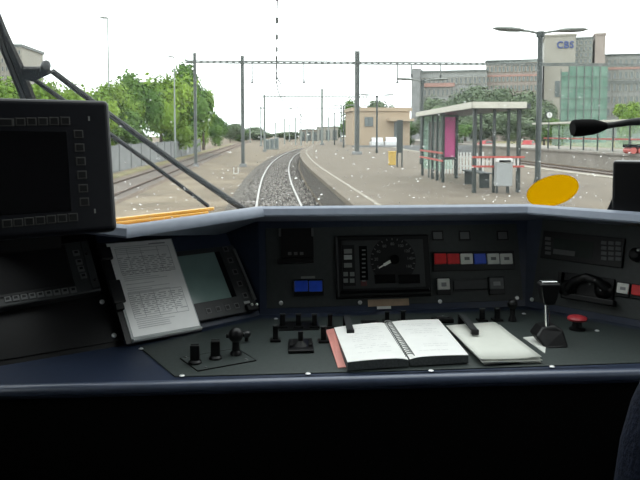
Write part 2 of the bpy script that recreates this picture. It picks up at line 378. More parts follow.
portal(PY, [(px_x(195.5, PY), GZ, 8.75, .22), (px_x(242.8, PY), GZ, 8.55, .27), (px_x(357, PY), PZ, 9.0, .36), (px_x(700, PY), GZ, 9.0)], px_x(186, PY), px_x(720, PY), 9, 8.05,
       'nearest steel gantry spanning all tracks on tall lattice posts', w=.36,
       drops=[(px_x(252.5, PY), 1.3), (px_x(304, PY), 1.3), (px_x(397, PY), 1.25), (px_x(440, PY), .9), (px_x(411, PY), .8)])
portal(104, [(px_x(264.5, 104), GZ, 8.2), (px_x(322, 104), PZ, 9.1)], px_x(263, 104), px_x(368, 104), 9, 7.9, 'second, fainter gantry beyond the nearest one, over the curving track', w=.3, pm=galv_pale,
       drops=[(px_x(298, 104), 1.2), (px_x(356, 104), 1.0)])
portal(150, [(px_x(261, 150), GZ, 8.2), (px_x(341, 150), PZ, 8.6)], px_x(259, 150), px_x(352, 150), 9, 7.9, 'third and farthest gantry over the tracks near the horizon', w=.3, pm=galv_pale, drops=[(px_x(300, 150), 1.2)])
# overhead wires above the track ahead
t = thing('overhead_wire', (0.2, 2, 5.4), 'overhead contact wire with droppers running straight above the track ahead', 'wire')
def wx(y): return 0.21 + bend(y) + .0118 * max(0, min(y, 30) - 15)
cw = [V((wx(y), y, 5.35)) for y in range(2, 160, 3)]
build('contact_wire', MB().tube(cw, .012, 5), pole_green, t)
def mz(y): q = ((y - PY) / 50) % 1.0; return 6.55 - 1.0 * (1 - (2 * q - 1) ** 2) * .75
build('messenger_wire', MB().tube([V((wx(y), y, mz(y))) for y in range(2, 160, 3)], .011, 5), pole_green, t)
for i in range(30):
    y = 6 + i * 3.2; b = MB().cyl((wx(y), y, 5.35), (wx(y), y, mz(y)), .008, n=5); b.box((wx(y), y, 5.40), (.07, .07, .14)); b.box((wx(y), y, mz(y)), (.07, .07, .12)); build('dropper', b, pole_green, t)

# slender line masts near the horizon
for px, pt, yy, lab in [(275.5, 122, 190, 'thin distant mast left of the track bend near the horizon'), (284.5, 118, 175, 'thin distant mast just right of the utility cabinet'), (295.5, 117, 165, 'slender distant mast above the track bend'), (307, 121, 200, 'slender far mast above the brown sheds near the horizon'), (289.5, 124, 230, 'tiny mast between the two slender masts at the bend'), (301, 114, 158, 'mast at the inside of the bend below the third gantry'), (313, 119, 185, 'mast between the shed and the second gantry post'), (328.5, 117, 170, 'mast right of the second gantry post'), (318, 123, 240, 'tiny mast in front of the pale shed'), (250, 121, 210, 'thin mast between the second and first gantry posts at left')]:
    q = at_y(px, pt, yy); b = MB().box((q.x, yy, (q.z + GZ) / 2), (.3, .3, q.z - GZ)); b.box((q.x + .6, yy, q.z - .5), (1.6, .1, .1))
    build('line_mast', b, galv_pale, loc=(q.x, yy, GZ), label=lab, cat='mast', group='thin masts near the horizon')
# track-side marker frame and small equipment at the left
q = on_z(236, 174, GZ)
b = MB()
for dx in (-.14, .14): b.box((q.x + dx, q.y, GZ + .22), (.05, .05, .44))
b.box((q.x, q.y, GZ + .03), (.33, .05, .06))
build('marker_frame', b, white_paint, loc=(q.x, q.y, GZ), label='small white U-shaped frame on the sand by the gantry post', cat='marker')
q = at_y(272, 147, 118)
t = thing('utility_cabinet', (q.x, q.y, GZ), 'pale green utility cabinets block beside the bend of the track', 'cabinet')
for i, (dx, h) in enumerate(((-.75, 1.7), (0, 1.85), (.75, 2.0))):
    c = build('cabinet_body', MB().box((q.x + dx, q.y, GZ + h / 2), (.72, .7, h)), galv_pale, t, bevel=.03); build('door', MB().box((q.x + dx, q.y - .37, GZ + h / 2), (.58, .04, h * .82)), pane_pale, c)

# ================================================================== lamp posts
def street_lamp(px, pyt, d, label, side=-1, arm=.7):
    q = at_y(px, pyt, d); t = thing('street_lamp', (q.x, d, GZ), label, 'lamp post')
    build('pole', MB().lathe((q.x, d, GZ), Z, [(.11, 0), (.10, 1), (.05, q.z - GZ)], 10), galv_pale, t, smooth=True)
    build('lamp_head', MB().lathe((q.x + .05 * -side, d, q.z), V((side, 0, .05)), [(.03, 0), (.07, .1), (.09, arm * .6), (.04, arm)], 8), lamp_grey, t)
street_lamp(107.5, 18, 60, 'tall slender street lamp rising from the trees on the left')
street_lamp(174, 57, 74, 'thin pale pole standing in front of the tall tree at left')
def platform_lamp(px, pyt, d, label, half=1.42, base=PZ, r=.075):
    q = at_y(px, pyt, d); t = thing('platform_lamp', (q.x, d, base), label, 'lamp post', 'twin-armed platform lamps')
    ev = q.z - base
    b = MB().lathe((q.x, d, base), Z, [(r * 1.5, 0), (r * 1.5, .25), (r * 1.15, .3), (r, ev - .05), (r * .8, ev)], 12); build('pole', b, pole_green, t, smooth=True)
    build('collar', MB().cyl((q.x, d, q.z - .12), (q.x, d, q.z + .04), r * 1.6), pole_green, t)
    for s in (-1, 1):
        build('arm', MB().tube([(q.x, d, q.z - .02), (q.x + s * .25 * half, d, q.z + .05), (q.x + s * .45 * half, d, q.z + .07)], .035), lamp_grey, t)
        b = MB(); c = V((q.x + s * half * .68, d, q.z + .10)); ax = (V((1, 0, s * .05)).normalized(), Y, V((-s * .05, 0, 1)).normalized())
        pr = [(.0, .05), (.18, .10), (.5, .12), (.82, .10), (1, .03)]
        vs = []; fs = []
        for k, (tq, hh) in enumerate(pr):
            xx = c + ax[0] * s * (tq - .5) * half * .66
            for a in range(10): th = 2 * pi * a / 10; vs.append(xx + Y * cos(th) * hh * 1.5 + ax[2] * sin(th) * hh * .6)
        for k in range(4):
            for a in range(10): fs.append((k * 10 + a, k * 10 + (a + 1) % 10, k * 10 + 10 + (a + 1) % 10, k * 10 + 10 + a))
        fs += [tuple(range(10)), tuple(range(40, 50))]
        build('luminaire', b.add(vs, fs), lamp_grey, t, smooth=True)
    return q
lamp0 = platform_lamp(540.5, 33, 20.3, 'tall dark platform lamp with two long luminaires, nearest, right of the shelter')
platform_lamp(422.3, 81, 37.6, 'twin-armed platform lamp rising behind the far end of the shelter roof')
platform_lamp(377, 96, 60, 'twin-armed platform lamp in front of the beige building', half=1.5)
platform_lamp(343.6, 106, 84, 'small twin-armed platform lamp just left of the gantry post', half=1.5)
platform_lamp(334.5, 113, 108, 'tiny twin-armed platform lamp farthest along the curving platform', half=1.5)

# ================================================================== platform shelter
SX0, SX1, SY0, SY1 = 5.70, 7.06, 19.0, 27.4
sh = thing('platform_shelter', (SX0, SY0, PZ), 'open platform shelter with white-edged flat roof, dark posts and red rails', 'shelter')
RZ = at_y(474, 102, 18.6).z
b = MB().box(((SX0 + SX1) / 2, (SY0 + SY1) / 2, RZ - .10), (1.48, SY1 - SY0 + .8, .14)); rf = build('roof', b, pole_green, sh)
b = MB()
for x in (SX0 - .17, SX1 - .10): b.box((x, (SY0 + SY1) / 2, RZ - .08), (.06, SY1 - SY0 + .9, .17))
for y in (SY0 - .42, SY1 + .42): b.box(((SX0 + SX1) / 2 - .135, y, RZ - .08), (SX1 - SX0 + .13, .06, .17))
build('fascia', b, roof_white, rf)
def post(px, y, x=None, r=.045):
    xx = px_x(px, y) if x is None else x
    return build('post', MB().box((xx, y, (PZ + RZ - .17) / 2), (r * 2, r * 2, RZ - .17 - PZ)), pole_green, sh)
for y in (27.3, 25.2, 24.3, 23.3): post(0, y, SX0)
post(474, 19.1, SX0 + .02, .05)
for x in (6.28, 6.68): post(0, 19.15, x, .036)
post(0, 19.25, 7.0, .05)
for y in (27.3, 23.4): post(0, y, 7.0, .04)
for z0 in (.74, 1.0):
    build('hand_rail', MB().box((SX0 - .06, 25.3, PZ + z0), (.04, 4.4, .06)), red_bar, sh)
    build('hand_rail', MB().box((6.38, 19.06, PZ + z0), (1.46, .04, .055)), red_bar, sh)
me = MB().box((0, 0, .87), (.05, .02, .24)).mesh('picket', mat=white_paint)
for i in range(12): shared('picket', me, sh, (5.76 + i * .108, 19.10, PZ))
for y0, y1 in ((25.25, 27.25), (23.35, 25.15)):
    build('glass_pane', MB().box((SX0 + .01, (y0 + y1) / 2, PZ + 1.35), (.012, y1 - y0, 2.0)), shelter_glass, sh)
build('glass_pane', MB().box((6.3, 27.3, PZ + 1.3), (1.2, .012, 2.1)), shelter_glass, sh)
sh.rotation_euler.z = radians(-2.7)
q0 = at_y(444.5, 117, 25.4); q1 = at_y(455, 157, 25.4)
d = thing('poster_case', (q0.x, 25.4, PZ), 'tall dark-framed case with a magenta poster inside the shelter', 'poster')
b = MB()
for x in (q0.x - .06, q1.x + .06): b.box((x, 25.45, (q0.z + .12 + PZ) / 2), (.1, .12, q0.z + .12 - PZ))
for z in (q0.z + .07, q1.z - .05): b.box(((q0.x + q1.x) / 2, 25.45, z), (q1.x - q0.x + .1, .12, .1))
build('frame', b, pole_green, d)
build('poster', MB().box(((q0.x + q1.x) / 2, 25.44, (q0.z + q1.z) / 2), (q1.x - q0.x + .02, .03, q0.z - q1.z)), pink_poster, d)
q0 = at_y(430, 122, 26.0); q1 = at_y(440.5, 158, 26.0)
d = thing('poster_case', (q0.x, 26.0, PZ), 'faded pink poster panel beside the magenta one, nearer the shelter posts', 'poster')
build('poster', MB().box(((q0.x + q1.x) / 2, 26.0, (q0.z + q1.z) / 2), (q1.x - q0.x, .03, q0.z - q1.z)), pink_dim, d)
b = MB()
for x in (q0.x - .03, q1.x + .03): b.box((x, 26.0, (q0.z + .05 + PZ) / 2), (.05, .06, q0.z + .05 - PZ))
build('frame', b, galv, d)
# bench inside
bt = thing('platform_bench', (6.3, 21.5, PZ), 'dark slatted bench inside the platform shelter', 'bench')
for k in range(3): build('slat', MB().box((6.45 + k * .14, 21.6, PZ + .45), (.11, 2.2, .04)), pole_green, bt)
for y in (20.8, 22.4): build('leg', MB().box((6.55, y, PZ + .22), (.3, .06, .43)), pole_green, bt)
pf = thing('picket_fence', (7.9, 28.6, PZ), 'short white picket fence behind the shelter', 'fence')
me2 = MB().box((0, 0, .44), (.075, .03, .88)).mesh('picket', mat=white_paint)
for i in range(15): shared('picket', me2, pf, (7.05 + i * .135, 28.6, PZ))
for z0 in (.3, .7): build('rail', MB().box((8.0, 28.64, PZ + z0), (2.1, .03, .06)), white_paint, pf)
# litter bin
q0 = at_y(495.5, 159, 18.85); q1 = at_y(511, 186, 18.85); cx = (q0.x + q1.x) / 2; bw = q1.x - q0.x
t = thing('litter_bin', (cx, 18.85, PZ), 'grey litter bin with a white slotted top at the shelter front', 'bin')
build('body', MB().box((cx, 18.85, (q0.z - .1 + q1.z) / 2), (bw, .24, q0.z - .1 - q1.z)), bin_grey, t, bevel=.02)
h = build('hood', MB().box((cx, 18.85, q0.z - .04), (bw * 1.03, .26, .12)), white_paint, t, bevel=.03)
build('slot', MB().box((cx, 18.715, q0.z - .055), (bw * .7, .02, .05)), black_matte, h)
build('leg', MB().box((cx + .16, 18.9, (PZ + q1.z) / 2), (.05, .05, q1.z - PZ + .05)), pole_green, t); build('leg', MB().box((cx - .16, 18.9, (PZ + q1.z) / 2), (.05, .05, q1.z - PZ + .05)), pole_green, t)
# info column and yellow box on the platform
q = on_z(399.5, 167, PZ); zt = at_y(399.5, 120, q.y).z
t = thing('information_column', (q.x, q.y, PZ), 'narrow dark information column standing on the platform left of the shelter', 'sign')
for s in (-.12, .12): build('post', MB().box((q.x + s, q.y, (PZ + zt) / 2), (.06, .06, zt - PZ)), pole_green, t)
build('panel', MB().box((q.x, q.y, (PZ + .7 + zt) / 2), (.22, .05, zt - PZ - .7)), pole_green, t)
q = on_z(392, 165, PZ)
t = thing('yellow_bin', (q.x, q.y, PZ), 'small yellow box bin standing beside the information column', 'bin')
build('body', MB().box((q.x, q.y, PZ + .34), (.36, .34, .68)), yellow_bin, t, bevel=.03)
build('cap', MB().box((q.x, q.y, PZ + .70), (.40, .38, .06)), yellow_bin, t, bevel=.02)
# clock on far platform
CD = 63.0; q = at_y(549.3, 115, CD)
t = thing('station_clock', (q.x, CD, FZ), 'small round white station clock on a pole right of the big lamp post', 'clock')
build('case', MB().cyl((q.x, CD + .12, q.z), (q.x, CD - .05, q.z), .29, n=20), pole_green, t)
fc = build('face', MB().cyl((q.x, CD - .05, q.z), (q.x, CD - .07, q.z), .26, n=20), white_paint, t)
build('hand', MB().bar((q.x, CD - .08, q.z), (q.x + .11, CD - .08, q.z - .08), .03, .03), black_matte, fc); build('hand', MB().bar((q.x, CD - .08, q.z), (q.x, CD - .08, q.z + .2), .025, .025, up=Y), black_matte, fc)
build('pole', MB().cyl((q.x + .06, CD + .2, FZ - .1), (q.x + .06, CD + .2, q.z + .4), .045), pole_green, t)
# far platform shelter
q = at_y(547, 123.5, 66); fx = 26.4
t = thing('far_shelter', (fx, 50, FZ), 'long glass shelter with thin white roof on the far platform', 'shelter')
build('roof', MB().box((fx + .9, 57, q.z), (2.2, 22, .16)), roof_white, t)
for i in range(9):
    y = 47 + i * 2.5; p = build('post', MB().box((fx, y, (FZ + q.z) / 2), (.09, .09, q.z - FZ)), pole_green, t)
    if i < 8: build('glass_pane', MB().box((fx + 1.4, y + 1.25, FZ + 1.2), (.02, 2.3, 1.9)), shelter_glass, t)
build('rear_rail', MB().box((fx + .6, 57, FZ + .95), (.06, 20, .12)), red_bar, t)
q = on_z(634, 154, FZ)
t = thing('platform_cart', (q.x, q.y, FZ), 'low dark luggage cart with red wheels at the far platform edge', 'cart')
build('deck', MB().box((q.x + .3, q.y, FZ + .55), (1.7, 1.0, .2)), black_matte, t); build('rail', MB().box((q.x + .9, q.y, FZ + .9), (.08, .9, .6)), black_matte, t)
for dx in (-.3, .25, .9): build('wheel', MB().cyl((q.x + dx, q.y - .5, FZ + .24), (q.x + dx, q.y + .5, FZ + .24), .22, n=14), red_bar, t)

# ================================================================== cars
def car(p, L, paint, label, rz=0):
    t = thing('parked_car', p, label, 'car', 'parked cars'); o = V(p); a = V((cos(rz), sin(rz), 0)); s = V((-sin(rz), cos(rz), 0)); k = L / 4.2
    def pr(pts, w): return [o + a * x * k + Z * z * k - s * w * k / 2 for x, z in pts]
    build('body', MB().prism(pr([(-2.1, .3), (2.1, .3), (2.1, .75), (1.2, .88), (-2.05, .9)], 1.7), s * 1.7 * k), paint, t, bevel=.06)
    c = build('cabin', MB().prism(pr([(-1.7, .88), (1.2, .86), (.55, 1.42), (-1.3, 1.45)], 1.5), s * 1.5 * k), paint, t, bevel=.05)
    build('window', MB().prism(pr([(-1.4, .92), (.85, .92), (.42, 1.34), (-1.15, 1.36)], 1.52), s * 1.52 * k), pane_m, c)
    for x in (-1.35, 1.35): build('wheel', MB().cyl(o + a * x * k + Z * .32 * k - s * .86 * k, o + a * x * k + Z * .32 * k + s * .86 * k, .32 * k, n=14), black_rubber, t)
car((at_y(376.5, 140, 92).x, 92, .55), 4.0, car_white, 'white parked car on the left in front of the beige building', 1.5)
car((at_y(391, 140, 91).x, 91, .55), 4.2, car_white, 'white parked car nearer the column in front of the beige building', 1.45)
build('parking_ground', MB().box((16.2, 93, .17), (11, 9, .74)), concrete_tan, loc=(16, 93, GZ), label='raised paved parking strip before the beige building', cat='pavement', kind='structure')
car((at_y(529, 144, 88).x, 88, .5), 3.2, car_red, 'red parked car seen right of the shelter under trees', 1.0)
car((at_y(487, 143, 92).x, 92, .5), 3.0, car_red, 'dull red parked car seen between the shelter posts', .6)
build('kerb_wall', MB().box((at_y(400, 140, 86).x + 6, 86, .4), (24, .3, 1.2)), concrete, loc=(18, 86, GZ), label='low concrete wall in front of the parked white cars', cat='wall')

# ================================================================== buildings
def building(name, label, x0, x1, y, zt, wall, depth, rows, cols, wz0, wz1, win=pane_m, wfrac=.62, hfrac=.6, bands=(), roofm=galv, zb=GZ, rot=0):
    t = thing(name, ((x0 + x1) / 2, y, zb), label, 'building')
    build('wall', MB().box(((x0 + x1) / 2, y + depth / 2, (zb + zt) / 2), (x1 - x0, depth, zt - zb)), wall, t)
    build('roof_edge', MB().box(((x0 + x1) / 2, y + depth / 2, zt + .25), (x1 - x0 + .5, depth + .5, .5)), roofm, t)
    if rows:
        cw_, rh = (x1 - x0) / cols, (wz1 - wz0) / rows
        b = MB()
        ww, hh = cw_ * wfrac, rh * hfrac
        b.box((0, -.06, 0), (ww, .16, hh)); me = b.mesh('window', mat=win)
        fr = MB()
        for s in (-1, 1): fr.box((s * ww * .5, -.1, 0), (.14, .26, hh + .14)); fr.box((0, -.1, s * hh * .5), (ww + .14, .26, .14))
        fm = fr.mesh('window_frame', mat=stone_wall)
        for r in range(rows):
            for c in range(cols):
                p = (x0 + (c + .5) * cw_, y, wz0 + (r + .5) * rh); o = shared('window', me, t, p); shared('window_frame', fm, o, p)
    t.rotation_euler.z = rot
    if rot: t.scale.x = .935
    for z, h, m in bands: build('band', MB().box(((x0 + x1) / 2, y - .1, z), (x1 - x0, .3, h)), m, t)
    return t
def zx(px, py, y): q = at_y(px, py, y); return q.x, q.z
# beige station building
D = 100; x0, z0 = zx(352.5, 111, D); x1, _ = zx(410, 111, D)
t = building('station_building', 'small beige flat-roofed building with one square window behind the platform', x0, x1, D, z0, beige_brick, 9, 0, 1, 0, 1, roofm=beige_brick)
a = at_y(364.5, 117, D); c = at_y(373, 126.5, D); wn = build('window', MB().box(((a.x + c.x) / 2, D - .05, (a.z + c.z) / 2), (c.x - a.x, .2, a.z - c.z)), pane_m, t)
build('window_frame', MB().box(((a.x + c.x) / 2, D - .17, (a.z + c.z) / 2), (.1, .1, a.z - c.z)), galv, wn)
a = at_y(388, 120, D); build('canopy', MB().box((a.x + 1.6, D - 1.0, a.z), (3.6, 2.2, .35)), beige_brick, t)
a = at_y(394, 122, D); c = at_y(400, 145, D); build('entrance', MB().box(((a.x + c.x) / 2, D - .05, (a.z + c.z) / 2), (c.x - a.x, .2, a.z - c.z)), pane_m, t)
# grey office block behind the shelter
D = 182; x0, z0 = zx(412, 72, D); x1 = zx(485.5, 62, 180)[0] + 1.2
t = building('office_block', 'grey office block with window rows rising behind the shelter trees', x0, x1, D, z0, grey_wall, 16, 5, 16, 3.0, z0 - .8, bands=(), rot=radians(-20))
x0b, z0b = zx(412, 69.5, D - 2); x1b, _ = zx(421, 70, D - 2)
build('stair_tower', MB().box(((x0b + x1b) / 2, D + 1, z0b / 2 + .3), (x1b - x0b, 6, z0b + .6)), concrete, t)
a = at_y(424, 82.5, D - 1); c = at_y(456, 86.5, D - 1); build('sign_band', MB().box(((a.x + c.x) / 2, D - .5, (a.z + c.z) / 2), (c.x - a.x, .3, a.z - c.z)), sign_red, t)
# long wing left of the tower
D = 180; x0, z0 = zx(485.5, 62, D); x1 = zx(545, 40, 179)[0] - .3
zz = lambda py: at_y(500, py, D).z
t = building('office_wing', 'long pinkish office wing with a grid of windows left of the tower', x0, x1, D, zz(62), pink_wall, 18, 5, 14, zz(112), zz(64), win=pane_pale, wfrac=.6, hfrac=.62, bands=((zz(75.5), .5, sign_red), (zz(61), .8, galv_pale)), rot=radians(-20))
# tower with letters
D = 179; x0, _ = zx(545, 40, D); x1, _ = zx(575.5, 40, D); zt = at_y(560, 36, D).z
tw = building('office_tower', 'pale stone office tower carrying blue letters below its roof', x0, x1, D, zt, stone_wall, 14, 0, 1, 0, 1, roofm=stone_wall, rot=radians(-20))
a = at_y(555, 81, D); c = at_y(559.5, 97, D); build('window', MB().box(((a.x + c.x) / 2, D - .05, (a.z + c.z) / 2), (c.x - a.x, .2, a.z - c.z)), pane_m, tw)
for py in (63.5,): build('band', MB().box(((x0 + x1) / 2, D - .1, at_y(560, py, D).z), (x1 - x0, .3, .35)), galv, tw)
fcu = bpy.data.curves.new('letters', 'FONT'); fcu.body = 'CBS'; fcu.extrude = .12; fcu.offset = .018; fcu.space_character = 1.15
fo = bpy.data.objects.new('letters_tmp', fcu); COL.objects.link(fo); bpy.context.view_layer.update()
me = bpy.data.meshes.new_from_object(fo.evaluated_get(bpy.context.evaluated_depsgraph_get())); bpy.data.objects.remove(fo)
a = at_y(557, 48.5, D); c = at_y(573.5, 41.5, D)
xs = [v.co.x for v in me.vertices]; ysv = [v.co.y for v in me.vertices]; sxx = (c.x - a.x) / (max(xs) - min(xs)); syy = (c.z - a.z) / (max(ysv) - min(ysv))
for v in me.vertices: v.co = V((a.x + (v.co.x - min(xs)) * sxx, D - .2 - v.co.z, a.z + (v.co.y - min(ysv)) * syy)) - ORIG[tw.name]
me.materials.append(sign_blue); o = bpy.data.objects.new('lettering', me); COL.objects.link(o); o.parent = tw; o['label'] = 'blue letters CBS'
# glazed stair block and its beige shaft
D = 180; x0 = x1 + .3; x1, _ = zx(592.5, 40, D); zt = at_y(580, 39, D).z
building('glazed_block', 'grey glazed block between the lettered tower and the narrow shaft', x0, x1, D, zt, galv_pale, 12, 5, 4, at_y(580, 70, D).z, zt - .2, win=pane_pale, wfrac=.7, hfrac=.7, rot=radians(-20))
x0 = x1 + .3; x1, _ = zx(603.5, 40, D); zt = at_y(596, 35.5, D).z
building('lift_shaft', 'narrow plain stone shaft at the right end of the tower group', x0, x1, D - 1, zt, pink_wall, 10, 0, 1, 0, 1, roofm=pink_wall, rot=radians(-20))
# right wing
D = 181; x0 = x1 + .4; x1, _ = zx(690, 54, D); zz = lambda py: at_y(620, py, D).z
building('office_wing', 'grey office wing with window rows at the right edge of view', x0, x1, D, zz(55), grey_wall, 16, 5, 16, zz(118), zz(56), win=pane_pale, wfrac=.62, hfrac=.62, bands=((zz(67.5), .6, sign_red), (zz(54), .6, galv_pale), (zz(82), .9, galv)), rot=radians(-20))
# green netting on a scaffold in front
D = 150; zz = lambda py: at_y(600, py, D).z
x0, _ = zx(561, 66, D); x1, _ = zx(608, 66, D)
t = thing('scaffold', ((x0 + x1) / 2, D, GZ), 'scaffold wrapped in green netting in front of the tower', 'scaffold')
for i in range(6):
    xa = x0 + (x1 - x0) * i / 6; xb = x0 + (x1 - x0) * (i + 1) / 6; top = zz(66 + (6 if i == 0 else 0))
    b = MB()
    ns = 6
    vs = [(xa + (xb - xa) * k / ns, D + .25 * sin(k * pi / ns), z) for z in (GZ, top) for k in range(ns + 1)]
    b.add(vs, [(k, k + 1, ns + 2 + k, ns + 1 + k) for k in range(ns)]); b2 = MB(); b2.add([V(q) + V((0, .15, 0)) for q in vs], [(k, k + 1, ns + 2 + k, ns + 1 + k) for k in range(ns)])
    build('net_sheet', b.add(b2.v, b2.f), net_green, t)
    build('pole', MB().cyl((xa, D - .1, GZ), (xa, D - .1, top + .6), .12, n=6), galv, t)
for k in range(6):
    z = 3 + k * 2.4; build('ledger', MB().box(((x0 + x1) / 2, D - .12, z), (x1 - x0, .1, .1)), galv, t)
# far left building above the trees
D = 130; x0, _ = zx(-30, 46, D); x1, _ = zx(21.5, 46, D); zz = lambda py: at_y(10, py, D).z
building('apartment_block', 'pale apartment block at the far left above the trees', x0, x1, D, zz(47), stone_wall, 12, 5, 12, zz(90), zz(48), win=pane_pale, wfrac=.6, hfrac=.6)
# clutter near the horizon
def shed(px0, px1, pyt, d, m, label):
    x0, zt = zx(px0, pyt, d); x1, _ = zx(px1, pyt, d)
    t = thing('distant_shed', ((x0 + x1) / 2, d, GZ), label, 'building')
    build('wall', MB().box(((x0 + x1) / 2, d + 4, (GZ + zt) / 2), (x1 - x0, 8, zt - GZ)), m, t)
    b = MB(); b.prism([(x0 - .4, d - .4, zt), (x1 + .4, d - .4, zt), ((x0 + x1) / 2, d - .4, zt + (x1 - x0) * .03)], (0, 8.8, 0)); build('roof', b, galv_pale, t)
    for k in range(3): build('door', MB().box((x0 + (x1 - x0) * (k + .5) / 3, d - .05, GZ + (zt - GZ) * .4), ((x1 - x0) * .2, .2, (zt - GZ) * .75)), pane_m, t)
shed(300, 318, 129.5, 260, concrete_tan, 'low brown shed near the horizon right of the track bend')
shed(318, 338, 127, 280, stone_wall, 'pale low shed near the horizon behind the tiny lamps')
shed(236, 258, 131.5, 300, sign_red, 'low reddish shed near the horizon left of the gantry posts')

# ================================================================== trees
def crown_mesh(name, seed, m, nleaf=4200, size=.055, blobs=9):
    rnd = random.Random(seed); bl = []
    for i in range(blobs):
        a = rnd.uniform(0, 2 * pi); r = rnd.uniform(.1, .62); h = rnd.uniform(-.62, .62); rr = r * sqrt(max(.1, 1 - h * h * .8)); bl.append((V((cos(a) * rr, sin(a) * rr, h)), rnd.uniform(.28, .46)))
    bl.append((V((0, 0, .15)), .6)); vs = []; fs = []
    for i in range(nleaf):
        c, r = bl[rnd.randrange(len(bl))]
        d = V((rnd.gauss(0, 1), rnd.gauss(0, 1), rnd.gauss(0, 1))).normalized(); p = c + d * r * (rnd.uniform(.55, 1.06))
        n = (d + V((rnd.gauss(0, .5), rnd.gauss(0, .5), rnd.gauss(0, .5) + .4))).normalized(); t = n.orthogonal().normalized(); t = Matrix.Rotation(rnd.uniform(0, 6.28), 3, n) @ t; b = n.cross(t); s = size * rnd.uniform(.6, 1.3)
        k = len(vs); vs += [p - t * s, p - b * s * .55, p + t * s, p + b * s * .55]; fs.append((k, k + 1, k + 2, k + 3))
    for c, r in bl:                                      # inner shaded mass of twigs
        q = MB().ball(c, r * .62, 8, 6); k = len(vs); vs += q.v; fs += [tuple(i + k for i in f) for f in q.f]
    me = bpy.data.meshes.new(name); me.from_pydata([tuple(v) for v in vs], [], fs); me.materials.append(m); return me
crowns = [crown_mesh('crown_bright', 1, leaf_a), crown_mesh('crown_bright_b', 2, leaf_a, blobs=12), crown_mesh('crown_deep', 3, leaf_b), crown_mesh('crown_grey', 4, leaf_c, blobs=11)]
trunk_me = MB().lathe((0, 0, 0), Z, [(.22, 0), (.16, .3), (.11, 1)], 8).mesh('trunk', mat=bark, smooth=True)
def tree(px, pyt, d, wpx, kind, label, zb=GZ, group=None, low=.12):
    q = at_y(px, pyt, d); H = q.z - zb; r = wpx * .72 * d / F
    t = thing('leafy_tree', (q.x, d, zb), label, 'tree', group)
    o = bpy.data.objects.new('crown', crowns[kind]); COL.objects.link(o); o.parent = t
    hz = H * (1 - low) / 2 / .97; o.location = (0, 0, H - hz * .97); o.scale = (r, r, hz); o.rotation_euler.z = random.uniform(0, 6.28)
    k = bpy.data.objects.new('trunk', trunk_me); COL.objects.link(k); k.parent = t; k.scale = (H / 9, H / 9, H * .6)
LG = 'trees along the concrete wall'
for a in [(3, 62, 46, 50, 1, 'bright green tree at the far left behind the wiper'), (38, 72, 50, 48, 0, 'low bright green tree just above the black monitor top'),
          (75, 71, 54, 50, 1, 'rounded bright tree left of the tall street lamp'), (106, 74, 60, 44, 0, 'light green tree around the foot of the tall street lamp'),
          (118, 76, 66, 40, 1, 'bright tree right of the tall street lamp'), (133, 69, 68, 44, 2, 'deeper green tree between the street lamp and the tallest tree'), (160, 61, 80, 60, 1, 'tall bright tree behind the thin pale pole'),
          (185, 60, 96, 46, 2, 'tallest dark green tree, right end of the tree row'), (203, 84, 118, 24, 0, 'slim green tree beside the leftmost gantry post'),
          (215, 112, 150, 22, 2, 'low tree right of the leftmost gantry post'), (230, 122, 210, 26, 3, 'far low tree between the two left gantry posts'), (250, 126, 280, 26, 3, 'hazy low trees far off beside the second gantry post')]:
    tree(*a, group=LG, low=.02)
for a in [(262, 130, 230, 34, 3, 'low hedge on the horizon behind the utility cabinet'), (287, 131, 250, 34, 3, 'low hedge on the horizon above the track bend'), (240, 128, 240, 30, 2, 'low dark hedge on the horizon between the left gantry posts'), (338, 125, 300, 34, 3, 'hazy low tree on the horizon behind the tiny lamps'), (60, 100, 49, 60, 2, 'dark shrub mass behind the monitor and wall'), (125, 108, 62, 54, 2, 'dark shrub behind the wall left of the tall tree'), (170, 104, 84, 46, 2, 'dark shrub behind the wall under the tallest trees')]:
    tree(*a, group=LG, low=0)
RG = 'trees in front of the offices'
for a in [(440, 94, 120, 42, 3, 'grey-green tree above the left end of the shelter roof'), (466, 82, 125, 46, 3, 'tall tree rising above the shelter roof middle'), (493, 84, 118, 44, 3, 'tree behind the right end of the shelter roof'),
          (520, 88, 115, 44, 3, 'tree left of the big lamp post'), (545, 96, 110, 34, 3, 'tree right behind the big lamp post'), (430, 112, 112, 30, 3, 'low tree seen through the shelter at its left end'),
          (632, 98, 92, 34, 0, 'bright tree at the right edge above the microphone'), (556, 118, 100, 30, 2, 'low bush below the green netting by the clock'),
          (475, 112, 108, 50, 3, 'dark bush behind the shelter posts'), (450, 118, 104, 40, 2, 'dark bush seen through the left half of the shelter'), (536, 120, 104, 34, 3, 'grey-green bush behind the big lamp post foot'), (510, 112, 106, 46, 3, 'dark bush behind the litter bin end of the shelter')]:
    tree(*a, group=RG, low=.03, zb=.4)
for a in [(352, 98, 130, 26, 2, 'tree behind the left end of the beige building'), (383, 97, 132, 34, 3, 'tree behind the middle of the beige building'), (408, 118, 128, 26, 2, 'tree between the beige building and the office block')]:
    tree(*a, group='trees behind the beige building', low=.05)

